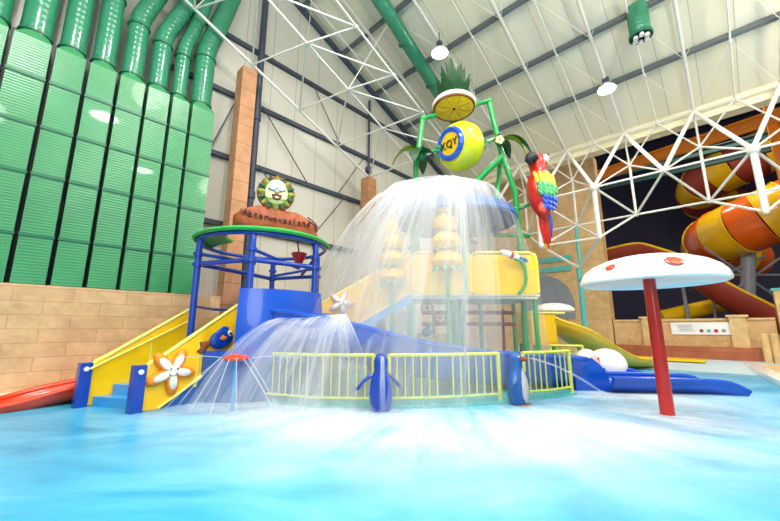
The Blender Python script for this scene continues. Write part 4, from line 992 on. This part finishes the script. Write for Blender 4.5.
# ---- falling water and foam
def veil(name, lab, cx, cy, prof, shift, u0, mtl='veil', a0=0, a1=2*PI, n=96):
    s = MB(); L = len(prof); acc = 0; vs = [0]
    for (r0, z0), (r1, z1) in zip(prof, prof[1:]): acc += math.hypot(r1-r0, z1-z0); vs.append(acc)
    P = [[s.bm.verts.new((cx+shift*(vs[i]/acc)+math.cos(a)*r*(1+.05*math.sin(a*5+u0*9)+.03*math.sin(a*11+u0*3)+.02*math.sin(a*23+u0)), cy+math.sin(a)*r, z)) for a in [a0+(a1-a0)*k/n for k in range(n+1)]] for i, (r, z) in enumerate(prof)]
    for i in range(L-1):
        for k in range(n):
            f = s.bm.faces.new((P[i][k], P[i][k+1], P[i+1][k+1], P[i+1][k]))
            for l, (uu, vv) in zip(f.loops, ((k, i), (k+1, i), (k+1, i+1), (k, i+1))): l[s.uv].uv = (uu/n*(d1-d0)/360 + u0, vs[vv]/acc)
    return tag(s.build(name, mtl, sharp=180), lab, 'water', None, 'stuff')
VP = [(.1, 5.62), (.8, 5.61), (1.3, 5.54), (1.62, 5.35), (1.88, 5.0), (2.2, 4.4), (2.5, 3.6), (2.75, 2.7), (2.95, 1.8), (3.1, .9), (3.2, .02)]
def veil(s, cx, cy, prof, shift, u0, d0=0, d1=360, n=96):
    L = len(prof); acc = 0; vs = [0]
    for (r0, z0), (r1, z1) in zip(prof, prof[1:]): acc += math.hypot(r1-r0, z1-z0); vs.append(acc)
    P = [[s.bm.verts.new((cx+shift*(vs[i]/acc)+math.cos(a)*r*(1+.05*math.sin(a*5+u0*9)+.03*math.sin(a*11+u0*3)+.02*math.sin(a*23+u0)), cy+math.sin(a)*r, z)) for a in [math.radians(d0+(d1-d0)*k/n) for k in range(n+1)]] for i, (r, z) in enumerate(prof)]
    for i in range(L-1):
        for k in range(n):
            f = s.bm.faces.new((P[i][k], P[i][k+1], P[i+1][k+1], P[i+1][k]))
            for l, (uu, vv) in zip(f.loops, ((k, i), (k+1, i), (k+1, i+1), (k, i+1))): l[s.uv].uv = (uu/n*(d1-d0)/360 + u0, vs[vv]/acc)
s = MB()
veil(s, 1.85, 10.3, VP, -.85, 0)
veil(s, 1.85, 10.3, [(r*.84, z-.04) for r, z in VP], -.75, 1.37, 120, 290)
veil(s, 1.65, 10.3, [(r*1.12, z-.02) for r, z in VP], -1.2, 2.71, 130, 285)
veil(s, 1.8, 10.3, [(r*.93, z-.02) for r, z in VP], -1.0, 4.13, 150, 300)
veil(s, 1.8, 10.3, [(r*1.03, z-.01) for r, z in VP], -1.0, 5.4, 165, 262)
tag(s.build('waterfall', 'veil', sharp=180), 'wide bell of falling white water pouring round the upper deck from under the bucket', 'water', None, 'stuff')
s = MB()
def fan(src, dst, n, u0, drop):
    """sheet of spray thrown from the edge src to the edge dst"""
    m = 8; P = []
    for i in range(m+1):
        t = i/m; P.append([s.bm.verts.new(src(k/n).lerp(dst(k/n), t) + Z*drop*4*t*(1-t)) for k in range(n+1)])
    for i in range(m):
        for k in range(n):
            f = s.bm.faces.new((P[i][k], P[i][k+1], P[i+1][k+1], P[i+1][k]))
            for l, (uu, vv) in zip(f.loops, ((k, i), (k+1, i), (k+1, i+1), (k, i+1))): l[s.uv].uv = (uu/n*.35+u0, vv/m)
e0, e1 = Vector((-2.2, 7.75, 1.75)), Vector((-.9, 7.35, 1.8))
fan(lambda k: e0.lerp(e1, k), lambda k: Vector((-4.0, 7.0, .05)).lerp(Vector((-.8, 6.1, .05)), k), 24, .2, .35)
fan(lambda k: e0.lerp(e1, k), lambda k: Vector((-3.4, 7.3, .05)).lerp(Vector((-.5, 6.5, .05)), k), 24, .9, .15)
fan(lambda k: e0.lerp(e1, k), lambda k: Vector((-3.0, 7.0, .05)).lerp(Vector((-.2, 6.8, .05)), k), 24, 1.7, .2)
fan(lambda k: e0.lerp(e1, k), lambda k: Vector((-3.7, 6.7, .05)).lerp(Vector((-1.2, 6.3, .05)), k), 24, 2.4, .45)
tag(s.build('flume_spray', 'veil', sharp=180), 'fan of white spray thrown off the top of the blue flume by the tower', 'water', None, 'stuff')
def foam(name, lab, cx, cy, r0, r1, z, u0, mtl='foam', sy=1.0):
    s = MB(); n, m = 72, 10
    P = [[s.bm.verts.new((cx+math.cos(a)*r, cy+math.sin(a)*r*sy, z+.006*math.sin(a*11+u0))) for a in [PI*(1.02+.96*k/n) for k in range(n+1)]] for r in [r0+(r1-r0)*i/m for i in range(m+1)]]
    for i in range(m):
        for k in range(n):
            f = s.bm.faces.new((P[i][k], P[i][k+1], P[i+1][k+1], P[i+1][k]))
            for l, (uu, vv) in zip(f.loops, ((k, i), (k+1, i), (k+1, i+1), (k, i+1))): l[s.uv].uv = (uu/n*1.6+u0, vv/m)
    tag(s.build(name, mtl, sharp=180), lab, 'foam', None, 'stuff')
foam('white_foam', 'white churned foam round the foot of the waterfall', 1.3, 10.3, 2.6, 7.5, .015, 0)
foam('white_foam', 'soft white foam streaks spreading over the pool', 1.6, 10.0, 3.0, 7.0, .03, .53)
foam('white_foam', 'pale drifting foam in the pool corner nearest the tiled wall', -3.6, 3.0, .05, 2.6, .02, .2)
